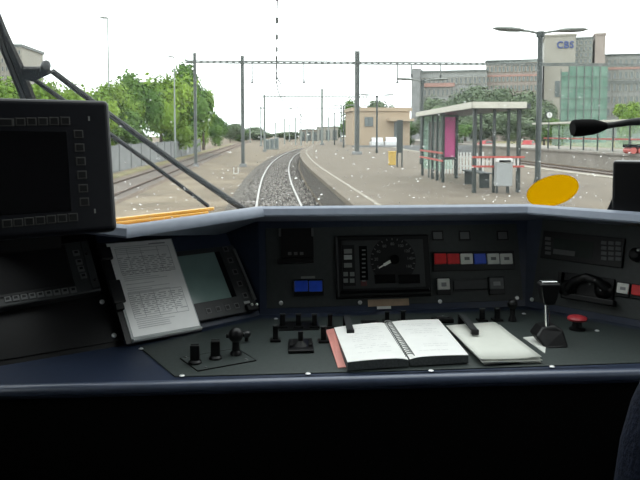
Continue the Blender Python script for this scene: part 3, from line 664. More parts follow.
#INTERIOR
# ================================================================== THE CAB
XL, XR, YB, CF, CC = -1.04, 1.74, -0.8, 1.15, 3.39
GB, GT = V((0, 2.56, 2.07)), V((0, 1.15, 3.38))             # bottom and top edge of the windscreen
build('floor', MB().box(((XL + XR) / 2, (YB + 2.6) / 2, CF - .03), (XR - XL, 2.6 - YB, .06)), black_matte, loc=(0, 0, CF), label='dark floor of the driving cab', cat='floor', kind='structure')
build('ceiling', MB().box(((XL + XR) / 2, (YB + 1.18) / 2, CC + .03), (XR - XL + .1, 1.18 - YB, .06)), cab_wall, loc=(0, 0, CC), label='ceiling of the driving cab', cat='ceiling', kind='structure')
build('wall_back', MB().box(((XL + XR) / 2, YB - .03, (CF + CC) / 2), (XR - XL, .06, CC - CF)), cab_wall, loc=(0, YB, CF), label='rear wall of the driving cab', cat='wall', kind='structure')
for nm, x, e, lab in (('wall_left', XL, -.06, 'left side wall of the cab with its window'), ('wall_right', XR, .06, 'right side wall of the cab with its window')):
    b = MB(); pl = lambda *q: [V((x, a, c)) for a, c in q]
    b.prism(pl((YB, CF), (2.6, CF), (2.6, 2.05), (YB, 2.05)), (e, 0, 0)); b.prism(pl((YB, 2.05), (0, 2.05), (0, CC), (YB, CC)), (e, 0, 0))
    b.prism(pl((.8, 2.05), (2.58, 2.05), (1.15, CC), (.8, CC)), (e, 0, 0)); b.prism(pl((0, 2.85), (.8, 2.85), (.8, CC), (0, CC)), (e, 0, 0)); b.prism(pl((0, 2.05), (.8, 2.05), (.8, 2.2), (0, 2.2)), (e, 0, 0))
    build(nm, b, cab_wall, loc=(x, 0, CF), label=lab, cat='wall', kind='structure')
clear = see_through('side_glass', (.93, .95, .94), .02)
for i, x in ((2, XL), (3, XR)):
    build('window_%d' % i, MB().box((x + (.03 if x > 0 else -.03), .4, 2.525), (.008, .8, .65)), clear, loc=(x, .62, 2.05), label='side window of the cab, %s of the desk' % ('right' if x > 0 else 'left'), cat='window', kind='structure')
build('wall_front', MB().box(((XL + XR) / 2, 2.62, (CF + 2.04) / 2 - .2), (XR - XL, .06, 2.04 - CF + .4)), yellow_paint, loc=(0, 2.6, CF), label='yellow front body of the train below the windscreen', cat='wall', kind='structure')
WS = Frame(V((XL, GB.y, GB.z)), X, GT - GB); WL = (GT - GB).length
ws = build('window_1', MB().fbox(WS, (0, 0, XR - XL, WL), -.008, 0), glass, loc=WS.o, label='large sloping windscreen with rain spots in front of the desk', cat='window', kind='structure')
rnd = random.Random(5)
for nm, m, cnt, rr in (('sky_white_spots', speck_m, 560, (.0010, .0029)), ('dark_drops', speck_d, 1100, (.0009, .0022))):
    b = MB()
    for i in range(cnt):
        u = rnd.uniform(.45, 2.72); v = abs(rnd.gauss(0, .26)) + .02 if nm == 'sky_white_spots' else rnd.uniform(.03, .8)
        if nm == 'dark_drops' and u < 1.25 and rnd.random() < .6: continue
        r = rnd.uniform(*rr) * (1.6 if rnd.random() < .06 else 1); el = rnd.uniform(.7, 1.7); c = WS.p(u, v, -.0085)
        vs = [c + WS.u * cos(k * pi / 3) * r * el + WS.v * sin(k * pi / 3) * r for k in range(6)]; b.add(vs + [c - WS.n * r * .5], [(k, (k + 1) % 6, 6) for k in range(6)])
    build(nm, b, m, ws, kind='stuff')
# amber disc on the inside of the glass
q = WS.hit(552.5, 191, .003); r = 25.5 / ppm(q)
build('amber_disc', MB().lathe(q, WS.n, [(r, -.001), (r, .002)], 48), amber, loc=q, label='round translucent amber disc stuck to the windscreen above the ledge', cat='sticker')
# ---- hood (ledge) under the windscreen
LZ = 2.2
R_ = [V((-1.0, 1.74, LZ)), V((-.55, 1.74, LZ)), on_z(127, 225, LZ), on_z(261, 206.3, LZ), on_z(528, 204, LZ), on_z(640, 212, LZ), V((1.2, 1.47, LZ)), V((1.70, 1.42, LZ))]
BK = [V((x, 2.5, 2.06)) for x in (-1.0, -.72, -.47, -.06, .77, 1.12, 1.4, 1.70)]
hood = thing('dashboard_hood', (R_[3].x, R_[3].y, LZ), 'blue-grey ledge running along the foot of the windscreen', 'ledge')
cen = V((.36, .9, LZ))
def lipoff(i, out, dz):                                       # offset ridge vertex towards the driver
    a, p, c = R_[max(i - 1, 0)], R_[i], R_[min(i + 1, 7)]
    n1 = V(((p - a).y, -(p - a).x, 0)) if i > 0 else None; n2 = V(((c - p).y, -(c - p).x, 0)) if i < 7 else None
    n = ((n1.normalized() if n1 else V((0, 0, 0))) + (n2.normalized() if n2 else V((0, 0, 0)))).normalized(); return p + n * out + Z * dz
for g in ((0, 1, 2), (2, 3), (3, 4), (4, 5), (5, 6, 7)):
    b = MB(); vs = []
    for i in g: vs += [BK[i] - Z * .02, BK[i], lipoff(i, -.02, -.002), R_[i], lipoff(i, .014, -.006), lipoff(i, .022, -.022), lipoff(i, .020, -.027), lipoff(i, -.02, -.027)]
    fs = [(k * 8 + j, k * 8 + (j + 1) % 8, (k + 1) * 8 + (j + 1) % 8, (k + 1) * 8 + j) for k in range(len(g) - 1) for j in range(8)] + [tuple(range(8)), tuple(range((len(g) - 1) * 8, len(g) * 8))]
    build('hood_section', b.add(vs, fs), hood_grey, hood, smooth=True)
# yellow wiper cowl outside
c0, c1 = at_y(112, 219, 2.75), at_y(213, 207.6, 2.75)
wc = thing('wiper_cowl', (c0.x, 2.75, c0.z - .2), 'yellow ribbed body edge just outside the windscreen at the left', 'train body')
dv = c1 - c0
for k, (dz, dy, th) in enumerate(((-.004, 0, .012), (-.018, -.02, .012), (-.033, -.035, .012))):
    build('rib', MB().bar(c0 + V((-.3, dy, dz - dv.z / dv.x * .3)), c1 + V((.004 - k * .02, dy, dz)), .03, th), yellow_paint, wc, bevel=.003)
build('cowl_body', MB().prism([c0 + V((-.3, .05, -.08)), c1 + V((0, .05, -.04)), c1 + V((0, .05, -.3)), c0 + V((-.3, .05, -.3))], (0, -.14, 0)), yellow_paint, wc)
# ---- windscreen wiper outside
def wo(px, py, off=-.045): return WS.hit(px, py, off)
wp = thing('windscreen_wiper', wo(240, 207), 'black windscreen wiper with two parallel arms lying across the left of the windscreen', 'wiper')
build('main_arm', MB().tube([wo(52, 71), wo(60, 77), wo(110, 115), wo(180, 166), wo(243, 209)], [.0085, .009, .009, .010, .012], 8), black_rubber, wp, smooth=True)
build('guide_arm', MB().tube([wo(31, 77), wo(100, 127), wo(150, 163), wo(208, 206)], .0072, 8), black_rubber, wp, smooth=True)
br = build('bracket', MB().prism([wo(22, 66), wo(48, 66), wo(52, 71), wo(34, 79), wo(24, 76)], WS.n * .014), black_plastic, wp, bevel=.003)
build('pivot_nut', MB().lathe(wo(46, 65), WS.n, [(.010, -.01), (.014, 0), (.014, .02), (.009, .028)], 12), black_plastic, br, smooth=True)
bl = build('blade_carrier', MB().tube([wo(-14, -10), wo(2, 32), wo(17, 68), wo(31, 104), wo(40, 128)], [.012, .015, .02, .02, .014], 8), black_plastic, wp, smooth=True)
build('rubber_blade', MB().tube([wo(-20, -10, -.02), wo(0, 42, -.02), wo(25, 104, -.02), wo(36, 132, -.02)], .008, 6), black_rubber, bl)

# ---- desk
ZD = EZ - .53; YF = 1.492
Bt = [V((-1.0, 1.41 + .0, ZD)), on_z(125, 345, ZD), on_z(260, 315, ZD), on_z(525, 306, ZD), on_z(640, 327, ZD), V((1.30, 1.52, ZD)), V((1.70, 1.50, ZD))]
Bt[0] = Bt[1] + (Bt[1] - on_z(0, 366, ZD)).normalized() * -.58
LEAN = [.2, .2, .07, .07, .07, .07]; RISE = .27
fr = []
for i in range(6):
    a, c = Bt[i], Bt[i + 1]; u = (c - a).normalized(); o = V((-u.y, u.x, 0)); fr.append(Frame(a, u, o * LEAN[i] + Z * RISE))
def top_pt(i):
    if i in (0, 6): k = min(i, 5); u = fr[k].u; return Bt[i] + V((-u.y, u.x, 0)) * LEAN[k] + Z * RISE
    u1, u2 = fr[i - 1].u, fr[i].u; p1 = Bt[i] + V((-u1.y, u1.x, 0)) * LEAN[i - 1]; p2 = Bt[i] + V((-u2.y, u2.x, 0)) * LEAN[i]
    den = u1.x * u2.y - u1.y * u2.x; t_ = ((p2 - p1).x * u2.y - (p2 - p1).y * u2.x) / den; return p1 + u1 * t_ + Z * RISE
Tp = [top_pt(i) for i in range(7)]
u_ = fr[1].u; T2 = Bt[2] + V((-u_.y, u_.x, 0)) * .2 + Z * RISE; u_ = fr[2].u; T3 = Bt[2] + V((-u_.y, u_.x, 0)) * .07 + Z * RISE
desk = thing('driver_desk', (.35, YF, CF), 'wide navy and grey driving desk with sloping panels below the windscreen', 'desk')
poly = [V((-1.0, YF, ZD - .03)), V((1.70, YF, ZD - .03))] + [q - Z * .03 for q in Bt[::-1]]
build('desk_top', MB().prism(poly, (0, 0, .03)), navy, desk)
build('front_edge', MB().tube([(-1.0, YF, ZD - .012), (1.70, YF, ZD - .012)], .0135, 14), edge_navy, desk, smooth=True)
for i in range(6):
    tl, tr_ = Tp[i], Tp[i + 1]
    if i == 1: tr_ = T2
    if i == 2: tl = T3
    b = MB(); b.prism([Bt[i], Bt[i + 1], tr_, tl], -fr[i].n * .015); build('sloping_panel', b, navy if i in (1,) else (black_plastic if i == 0 else navy), desk)
build('panel_cheek', MB().prism([Bt[2], T3, T2], V((-.4, .9, 0)) * .012), navy, desk)
PT = .003
build('cover_plate', MB().prism([on_z(139, 347.5, ZD), on_z(175, 377.5, ZD), on_z(420, 371, ZD), on_z(640, 363.5, ZD), on_z(760, 358, ZD), on_z(720, 345, ZD), on_z(640, 331, ZD), on_z(527, 310.5, ZD), on_z(261, 319.5, ZD)], (0, 0, PT)), plate_grey, desk, bevel=.001)
M3, M4 = fr[2], fr[3]
for frm, r in ((M3, (266, 226, 520, 309)), (M4, (533, 226, 760, 312))):
    u0, v0, u1, v1 = frm.rect(*r)
    if frm is M4: u0, v0, u1 = .02, .022, .40
    build('panel_plate', MB().fbox(frm, (u0, .018, u1, v1), .0005, .003), panel_grey, desk, bevel=.001)
build('panel_plate', MB().fbox(fr[0], (.05, .012, .665, .16), .0005, .003), black_plastic, desk, bevel=.001)
build('fascia', MB().box((.35, YF + .045, (CF + .10 + ZD - .03) / 2), (2.7, .03, ZD - CF - .13)), black_matte, desk)  # near-black colour carries the shade under the desk
build('plinth', MB().box((.35, YF + .2, CF + .06), (2.7, .35, .10)), black_matte, desk)
def screw_desk(px, py): c = on_z(px, py, ZD + PT); build('screw', MB().lathe(c, Z, [(.0062, 0), (.0062, .0015), (.004, .003)], 10), screw_metal, desk)
def screw_on(frm, px, py): c = frm.hit(px, py, .003); build('screw', MB().lathe(c, frm.n, [(.0065, 0), (.0065, .0015), (.004, .003)], 10), screw_metal, desk)
for a in ((182, 376), (308, 374), (431, 371), (552, 367), (141, 349), (524, 314), (443, 317), (597, 331), (276, 319)): screw_desk(*a)
for a in ((281, 303), (360, 302.5), (440, 301.5), (517, 298)): screw_on(M3, *a)
for a in ((532, 299.5),): screw_on(M4, *a)
for a in ((102, 302), (114, 335.5)): screw_on(fr[0], *a)

def pbox(name, frm, r, n0, n1, m, parent, bevel=0.0, **k): return build(name, MB().fbox(frm, frm.rect(*r, off=n1), n0, n1), m, parent, bevel=bevel, **k)

# ---- large monitor at upper left
p1 = at_y(113, 231, 1.47); p0 = at_y(0, 239.5, 1.365)
u = p1 - p0; u.z = 0; u.normalize(); bk = V((-u.y, u.x, 0))
MF = Frame(p1 - u * .33, u, Z + bk * .16)
_, mv0 = MF.uv(60, 235.5); _, mv1 = MF.uv(60, 98.5)
mon = thing('cab_monitor', MF.p(.16, mv0, -.03), 'large black monitor with a ring of square keys at the upper left', 'monitor')
hs = build('housing', MB().fbox(MF, (-.02, mv0, .341, mv1), -.055, 0), material('monitor_housing', (.006, .0065, .010), .4, var=.1, scale=60, spec=.3), mon, bevel=.012, seg=4)
build('screen', MB().fbox(MF, (-.0, MF.uv(40, 213)[1], MF.uv(69, 170)[0], MF.uv(40, 131)[1]), -.001, .0012), screen_black, mon, bevel=.001)
kd = material('key_outline', (.045, .045, .042), .6, var=.05, scale=50)
def mkey(px, py, w=8.6, h=8.2):
    uu, vv = MF.uv(px, py); sc = 1 / ppm(MF.p(uu, vv)); a, c = w * sc / 2 * 1.08, h * sc / 2
    k = build('key', MB().fbox(MF, (uu - a, vv - c, uu + a, vv + c), 0, .002), kd, mon, bevel=.0006)
    build('key_cap', MB().fbox(MF, (uu - a * .74, vv - c * .74, uu + a * .74, vv + c * .74), .002, .0026), black_plastic, k); return k
for i in range(7): mkey(7 + i * 11, 223.6 - i * 1.05)
for i in range(6): mkey(78.3 + i * 1.18, 134.2 + i * 13.55)
for i in range(5): mkey(20.3 + i * 11.2, 122 - i * .25)
mkey(4, 122.5, 17, 8)
for px, py in ((89, 118.5), (95, 211)): pbox('mark', MF, (px - .8, py - 2.2, px + .8, py + 2.2), 0, .001, legend_dim, mon)
build('stand', MB().box(MF.p(.16, mv0 + .05, -.10), (.10, .09, .09), (MF.u, bk, Z)).box(MF.p(.16, mv0 + .02, -.12) - Z * .02, (.16, .12, .03), (MF.u, bk, Z)), black_plastic, mon)

# ---- small display on left panel
SF = Frame(fr[0].hit(0, 308, .03), fr[0].hit(103, 290, .03) - fr[0].hit(0, 308, .03), fr[0].v)
su1 = SF.uv(102, 290)[0]; sv1 = SF.uv(86, 240)[1]
sd = thing('small_display', SF.p(.1, 0, -.03), 'small dark display with two rows of keys on the left panel below the monitor', 'display')
build('housing', MB().fbox(SF, (-.10, 0, su1, sv1), -.032, 0), dark_grey, sd, bevel=.004)
build('side_strip', MB().fbox(SF, (SF.uv(90, 280)[0], .008, su1 - .003, sv1 - .006), 0, .004), dark_grey, sd, bevel=.001)
build('bezel', MB().fbox(SF, (-.09, SF.uv(40, 292)[1], SF.uv(71, 270)[0], sv1 - .006), 0, .003), black_plastic, sd, bevel=.001)
build('screen', MB().fbox(SF, (-.08, SF.uv(40, 289)[1], SF.uv(69, 270)[0], sv1 - .012), .003, .0035), screen_dull, sd)
kk = [(7.5 + i * 8.2, 299.6 - i * 1.18) for i in range(9)] + [(76, 253.2), (79, 262.3), (81, 269.2), (83.3, 276.2)]
for px, py in kk:
    uu, vv = SF.uv(px, py); a = 3.1 / ppm(SF.p(uu, vv)); k = build('key', MB().fbox(SF, (uu - a, vv - a, uu + a, vv + a), 0, .003), mid_grey, sd, bevel=.0008); build('key_cap', MB().fbox(SF, (uu - a * .55, vv - a * .2, uu + a * .55, vv + a * .6), .003, .0036), black_plastic, k)
for px, py in ((86.5, 253.5), (95, 279.5)): build('screw', MB().lathe(SF.hit(px, py, .004), SF.n, [(.004, 0), (.003, .002)], 8), black_plastic, sd)

# ---- clipboard with printed sheets
P2 = fr[1]
CFm = Frame(P2.hit(131, 341.5, .034), P2.hit(203, 328.5, .034) - P2.hit(131, 341.5, .034), P2.v); CFm.o = CFm.o + P2.n * 0
cw_, ch = CFm.uv(202, 329)[0], CFm.uv(135, 239.5)[1]
cb = thing('clipboard', CFm.p(cw_ / 2, 0, -.01), 'black clipboard leaning on the panel right of the small display', 'clipboard')
build('board', MB().fbox(CFm, (-.012, -.004, cw_ + .002, ch), -.008, -.004), black_plastic, cb, bevel=.001)
cl_ = build('clip', MB().fbox(CFm, (-.018, ch * .30, .006, ch * .97), -.004, .008), black_plastic, cb, bevel=.003)
for v, hh_ in ((.47, .032), (.86, .018)): build('clip_jaw', MB().fbox(CFm, (-.022, ch * v - hh_, .012, ch * v + hh_), .004, .014), black_plastic, cl_, bevel=.003)
build('clear_sleeve', MB().fbox(CFm, (.004, -.003, cw_ + .001, ch * .985), -.0038, -.0020), clear_edge, cb, bevel=.0005)
build('bottom_roll', MB().tube([CFm.p(.006, .002, 0), CFm.p(cw_, .002, 0)], .0042, 8), clear_edge, cb, smooth=True)
sheet = thing('printed_sheet', CFm.p(cw_ / 2, .02, 0), 'white sheet printed with tables held on the clipboard', 'paper')
build('page', MB().fbox(CFm, (.010, .010, cw_ - .003, ch * .975), -.0019, -.0008), paper_sleeve, sheet)
b = MB(); b2 = MB(); rnd = random.Random(3)
v = ch * .93
while v > .025:
    blk = int((ch * .93 - v) / .028); u = .03
    if blk in (1, 2, 5, 6):
        while u < cw_ - .03:
            L = rnd.uniform(.006, .022); b.fbox(CFm, (u, v, min(u + L, cw_ - .02), v + .0019), -.0008, -.0005); u += L + rnd.uniform(.004, .010)
    elif rnd.random() < .8: L = rnd.uniform(.06, .14); b2.fbox(CFm, (u, v, u + L, v + .0019), -.0008, -.0005)
    v -= .0056
for vv in (.91, .67, .64, .45, .36, .2): b.fbox(CFm, (.028, ch * vv, cw_ - .02, ch * vv + .0012), -.0008, -.0005)
for uu in (.028, .06, .10, .15, cw_ - .02): b.fbox(CFm, (uu, ch * .64, uu + .001, ch * .91), -.0008, -.0005); b.fbox(CFm, (uu, ch * .2, uu + .001, ch * .45), -.0008, -.0005)
b.fbox(CFm, (.13, ch * .935, .18, ch * .95), -.0008, -.0005)
build('printed_table', b, print_ink, sheet, kind='stuff'); build('printed_lines', b2, print_light, sheet, kind='stuff')

# ---- terminal with grey-green screen
TF = Frame(P2.hit(201, 321, .016), P2.hit(259, 309.5, .016) - P2.hit(201, 321, .016), P2.v)
tw_, th_ = TF.uv(259, 309.5)[0], TF.uv(222, 246)[1]
tm = thing('driver_terminal', TF.p(tw_ / 2, 0, -.016), 'tilted terminal with a grey-green screen right of the clipboard', 'display')
build('housing', MB().fbox(TF, (-.03, 0, tw_, th_), -.015, 0), dark_grey, tm, bevel=.003)
sc = TF.rect(180, 254.5, 232, 303); build('screen', MB().fbox(TF, (-.025, TF.uv(205, 302)[1], TF.uv(228.5, 290)[0], TF.uv(200, 254)[1]), 0, .0012), screen_green, tm)
build('screen_border', MB().fbox(TF, (TF.uv(229, 290)[0], TF.uv(205, 302)[1], TF.uv(229, 290)[0] + .017, TF.uv(200, 254)[1]), 0, .001), screen_black, tm)
for px, py in ((225.5, 249.3), (230.2, 260.5), (235, 272), (239.7, 283.8), (245, 295.5), (208.5, 311), (218, 309.2), (227.5, 307.5), (236.6, 305.8)):
    uu, vv = TF.uv(px, py); a = 2.9 / ppm(TF.p(uu, vv)); k = build('key', MB().fbox(TF, (uu - a, vv - a, uu + a, vv + a), 0, .002), key_grey, tm, bevel=.0006); build('key_cap', MB().fbox(TF, (uu - a * .6, vv - a * .6, uu + a * .6, vv + a * .6), .002, .0025), black_plastic, k)
build('side_rail', MB().bar(TF.hit(233.5, 249, .004), TF.hit(255, 300, .004), .010, .008, up=TF.n), mid_grey, tm, bevel=.002)
cn = build('connector', MB().fbox(TF, TF.rect(247, 302.5, 258, 310, .012), 0, .014), black_plastic, tm, bevel=.002)
for px in (252, 257): build('lamp', MB().ball(TF.hit(px, 304.5, .016), .0042, 10, 6), white_plastic, cn, smooth=True)
pbox('nameplate', TF, (244, 301, 250, 303.5), 0, .001, legend, tm)

# ---- controls on the desk top
TZ = ZD + PT
def dpt(px, py): return on_z(px, py, TZ)
def rocker(px, py, wpx, hpx, label, group='black lever switches on the desk', base=True, cap=True):
    q = dpt(px, py); s = 1 / ppm(q); w, h = wpx * s, hpx * s
    t = thing('lever_switch', q, label, 'switch', group)
    if base: build('base', MB().box(q + Z * .003, (w * 2.0, w * 1.9, .006)), black_plastic, t, bevel=.001)
    build('handle', MB().box(q + Z * (h / 2 + .003), (w, w * .7, h)), black_plastic, t, bevel=min(.002, w * .15))
    if cap: build('cap', MB().box(q + Z * (h + .004), (w * 1.12, w * .85, .004)), dark_grey, t, bevel=.001)
    return t
pl = thing('switch_plate', dpt(215, 362), 'black plate under the two square knobs and ball lever at desk left', 'plate')
build('plate', MB().prism([dpt(180, 358.5), dpt(198, 371.5), dpt(256, 361), dpt(237, 349)], (0, 0, .002)), plate_grey, pl)
b = MB(); c4 = [dpt(180, 358.5), dpt(198, 371.5), dpt(256, 361), dpt(237, 349)]
for i in range(4): b.bar(c4[i] + Z * .001, c4[(i + 1) % 4] + Z * .001, .002, .003)
build('plate_edge', b, black_plastic, pl)
for px, py in ((206, 368.5), (246, 360.5), (186, 358.5)): build('screw', MB().lathe(dpt(px, py) + Z * .002, Z, [(.004, 0), (.003, .002)], 8), mid_grey, pl)
TZ += .0022
def sqknob(px, py, label):
    q = dpt(px, py); s = 1 / ppm(q); t = thing('square_knob', q, label, 'switch', 'square knobs at desk left')
    build('skirt', MB().lathe(q, Z, [(.016, 0), (.016, .004), (.012, .008)], 16), black_plastic, t, smooth=True)
    build('grip', MB().box(q + Z * (9 * s + .004), (9.3 * s, 7 * s, 16 * s)), black_plastic, t, bevel=.003); build('pointer', MB().box(q + Z * (17.5 * s + .004), (8.0 * s, 1.5 * s, .002)), dark_grey, t)
sqknob(195, 363, 'square black knob nearest the desk edge at left'); sqknob(215.5, 358.5, 'square black knob between its twin and the ball lever')
q = dpt(236, 354.5); s = 1 / ppm(q); t = thing('ball_lever', q, 'short lever with a big black ball knob at desk left', 'lever')
build('collar', MB().lathe(q, Z, [(.014, 0), (.014, .005), (.010, .010)], 14), black_plastic, t, smooth=True); build('stem', MB().cyl(q, q + Z * 18 * s, 4.2 * s, 3.4 * s), black_plastic, t, smooth=True)
build('ball', MB().ball(q + Z * 20 * s, 7.6 * s, 18, 12), black_plastic, t, smooth=True); build('side_pin', MB().cyl(q + Z * 19 * s - X * 9.5 * s, q + Z * 20 * s + X * 9 * s, 2.2 * s, n=8), black_plastic, t)
q = dpt(246.5, 341); s = 1 / ppm(q); t = thing('round_knob', q, 'small round knob right behind the ball lever', 'knob')
build('stem', MB().cyl(q, q + Z * 6 * s, 2 * s), black_plastic, t); build('cap', MB().lathe(q + Z * 4 * s, Z, [(3 * s, 0), (4.4 * s, 2 * s), (4.2 * s, 5 * s), (2.5 * s, 6.5 * s)], 14), dark_grey, t, smooth=True)
TZ -= .0022
rocker(275.5, 341, 5.2, 14, 'single lever switch left of the joystick')
t = thing('switch_plate', dpt(299, 330), 'thin black plate under the three lever switches above the joystick', 'plate')
build('plate', MB().prism([dpt(279, 331), dpt(319, 330), dpt(318, 321), dpt(280, 322)], (0, 0, .0018)), black_plastic, t)
for k, (px, lab) in enumerate(((282.6, 'left of three lever switches in a row above the joystick'), (298.3, 'middle of three lever switches in a row above the joystick'), (314.3, 'right of three lever switches in a row above the joystick'))): rocker(px, 327.5, 5.0, 12, lab)
q = dpt(300.5, 348.5); s = 1 / ppm(q); t = thing('joystick', q, 'small joystick with a square black base on the desk', 'joystick')
c4 = [dpt(288, 354), dpt(314, 353.3), dpt(312, 341), dpt(288.5, 341.6)]; build('base', MB().prism(c4, (0, 0, .008)), black_plastic, t, bevel=.002)
b = MB()
for u_ in (.12, .88): b.box(c4[0].lerp(c4[1], u_).lerp(c4[3].lerp(c4[2], u_), .5) + Z * .011, (.008, .045, .006))
build('ridge', b, black_plastic, t, bevel=.001)
build('boot', MB().lathe(q + Z * .008, Z, [(.016, 0), (.011, .006), (.007, .012)], 14), black_rubber, t, smooth=True); build('stick', MB().box(q + Z * .026, (.0125, .010, .036)), black_plastic, t, bevel=.002)
rocker(323.5, 342, 5.4, 14, 'lever switch just left of the pink notebook cover'); rocker(330, 328, 4.6, 12, 'lever switch left of the first black clamp arm')
rocker(387, 322, 4.4, 9, 'low lever switch behind the middle of the notebook'); rocker(403, 321.5, 4.4, 9, 'low lever switch behind the notebook spiral')
for px0, px1, py, lab in ((361, 379, 325, 'low black block behind the left notebook page'), (432, 453, 322, 'low black block behind the right notebook page')):
    a, c = dpt(px0, py), dpt(px1, py); t = thing('switch_block', (a + c) / 2, lab, 'switch', 'low switch blocks'); build('body', MB().box((a + c) / 2 + Z * .006, (c.x - a.x, .03, .012)), black_plastic, t, bevel=.003)
    build('rocker_cap', MB().box((a + c) / 2 + Z * .0135, ((c.x - a.x) * .6, .016, .004)), dark_grey, t, bevel=.001)
rocker(482, 321, 5.0, 11, 'lever switch right of the second clamp arm'); rocker(497, 320.5, 5.0, 11, 'lever switch beside the small ball-headed lever')
q = dpt(512.3, 321); s = 1 / ppm(q); t = thing('ball_lever', q, 'small ball-headed lever between lever switches and the main lever', 'lever')
build('stem', MB().lathe(q, Z, [(4.2 * s, 0), (3.8 * s, 3 * s), (2.6 * s, 6 * s), (2.6 * s, 14 * s)], 12), black_plastic, t, smooth=True); build('ball', MB().ball(q + Z * 17 * s, 5.2 * s, 16, 10), black_plastic, t, smooth=True)
# clamp arms
for (xa, ya, xb, yb, lab) in ((346.5, 316, 350.5, 331, 'black clamp arm reaching onto the left notebook page'), (462, 315, 475, 331, 'black clamp arm reaching onto the loose papers')):
    t = thing('clamp_arm', dpt(xa, ya + 6), lab, 'clamp', 'paper clamp arms')
    a = on_z(xa, ya, ZD + .035); c = on_z(xb, yb, ZD + .031)
    build('arm', MB().bar(a, c, .017, .006), dark_grey, t, bevel=.001); e = build('end_block', MB().box(c - Z * .003 + Y * .002, (.019, .012, .013)), black_plastic, t, bevel=.001)
    build('foot', MB().box((a.x, a.y + .006, (a.z + ZD + PT) / 2), (.018, .012, a.z - ZD - PT)), black_plastic, t, bevel=.001)

# ---- spiral notebook
NZ = .022
def npt(px, py, z): return on_z(px, py, TZ + z)
nb = thing('spiral_notebook', npt(400, 360, 0), 'open spiral notebook with white pages and a pink cover', 'notebook')
# page corners on top plane, front then back
LFa, LFb = npt(347.5, 362, NZ), npt(408.5, 358.2, NZ); LBa, LBb = npt(334, 327.5, NZ), npt(386.3, 322.2, NZ)
RFa, RFb = npt(410, 357.7, NZ), npt(468.5, 354.8, NZ); RBa, RBb = npt(387.5, 321.8, NZ), npt(438.5, 319.2, NZ)
def pagestack(name, fa, fb, ba, bb, dome):
    n = 10; m = 4; b = MB(); vs = []; fs = []
    for j in range(m + 1):
        for i in range(n + 1):
            p = fa.lerp(fb, i / n).lerp(ba.lerp(bb, i / n), j / m); tt = i / n if dome > 0 else 1 - i / n
            vs.append(p + Z * (abs(dome) * (sin(tt * pi * .9) * .6) - .004 * max(0, (tt - .86) / .14)))
    for j in range(m):
        for i in range(n): k = j * (n + 1) + i; fs.append((k, k + 1, k + n + 2, k + n + 1))
    return vs, fs, n, m
for name, cs, dm in (('left_pages', (LFa, LFb, LBa, LBb), .004), ('right_pages', (RFa, RFb, RBa, RBb), -.003)):
    vs, fs, n, m = pagestack(name, *cs, dm)
    b = MB(); low = [V((v.x, v.y, v.z - .0012)) for v in vs]; k = len(vs)
    fsl = [tuple(reversed([i + k for i in f])) for f in fs]
    rim = list(range(n + 1)) + [j * (n + 1) + n for j in range(1, m + 1)] + [m * (n + 1) + i for i in range(n - 1, -1, -1)] + [j * (n + 1) for j in range(m - 1, 0, -1)]
    sk = [(rim[i], rim[(i + 1) % len(rim)], rim[(i + 1) % len(rim)] + k, rim[i] + k) for i in range(len(rim))]
    top = build('page_sheet', MB().add(vs + low, fs + fsl + sk), paper, nb, smooth=True)
    b = MB(); t1 = [V((v.x, v.y, v.z - .0013)) for v in vs]; t2 = [V((v.x, v.y, TZ + .003)) for v in vs]
    build('page_block', MB().add(t1 + t2, fs + fsl + sk), page_shade, nb)
    pr = MB(); rn = random.Random(11 if name[0] == 'l' else 12); fa, fb, ba, bb = cs
    for rr_ in range(15):
        tj = .14 + rr_ * .052
        if rn.random() < .25: continue
        ti = .22
        while ti < .78:
            L = rn.uniform(.03, .12)
            if rn.random() < .8:
                pa = fa.lerp(fb, ti).lerp(ba.lerp(bb, ti), 1 - tj); pc = fa.lerp(fb, min(ti + L, .82)).lerp(ba.lerp(bb, min(ti + L, .82)), 1 - tj)
                dome = abs(dm) * .6 + .0006
                d_ = lambda t_: Z * (abs(dm) * sin((t_ if dm > 0 else 1 - t_) * pi * .9) * .6 + .0004)
                a2, c2 = pa + d_(ti), pc + d_(min(ti + L, .82)); dy = V((0, .0014, 0)); pr.add([a2, c2, c2 + dy, a2 + dy], [(0, 1, 2, 3)])
            ti += L + .02
    build('printed_lines', pr, print_light, top, kind='stuff')
build('pink_cover', MB().prism([npt(338, 368.5, 0), npt(349, 367.5, 0), npt(347.5, 362.5, .019), npt(333.5, 329, .019), npt(326, 331, .010)], (0, 0, .002)), pink_cover, nb)
build('back_cover', MB().prism([npt(344, 366, 0), npt(467, 361.5, 0), npt(441, 328, 0), npt(330, 333, 0)], (0, 0, .0022)), pink_cover, nb)
sp0, sp1 = npt(409.5, 356.5, NZ), npt(386.5, 321.8, NZ); wire = MB(); N = 22
for i in range(N):
    c = sp0.lerp(sp1, (i + .5) / N); ring = [c + X * (cos(a) * .0105 + .003) + Z * (sin(a) * .006 - .0008) + (sp1 - sp0).normalized() * .003 * (a / 6.28) for a in [k * 2 * pi / 9 for k in range(10)]]
    build('spiral_ring', MB().tube(ring, .0013, 5), legend_dim, nb)
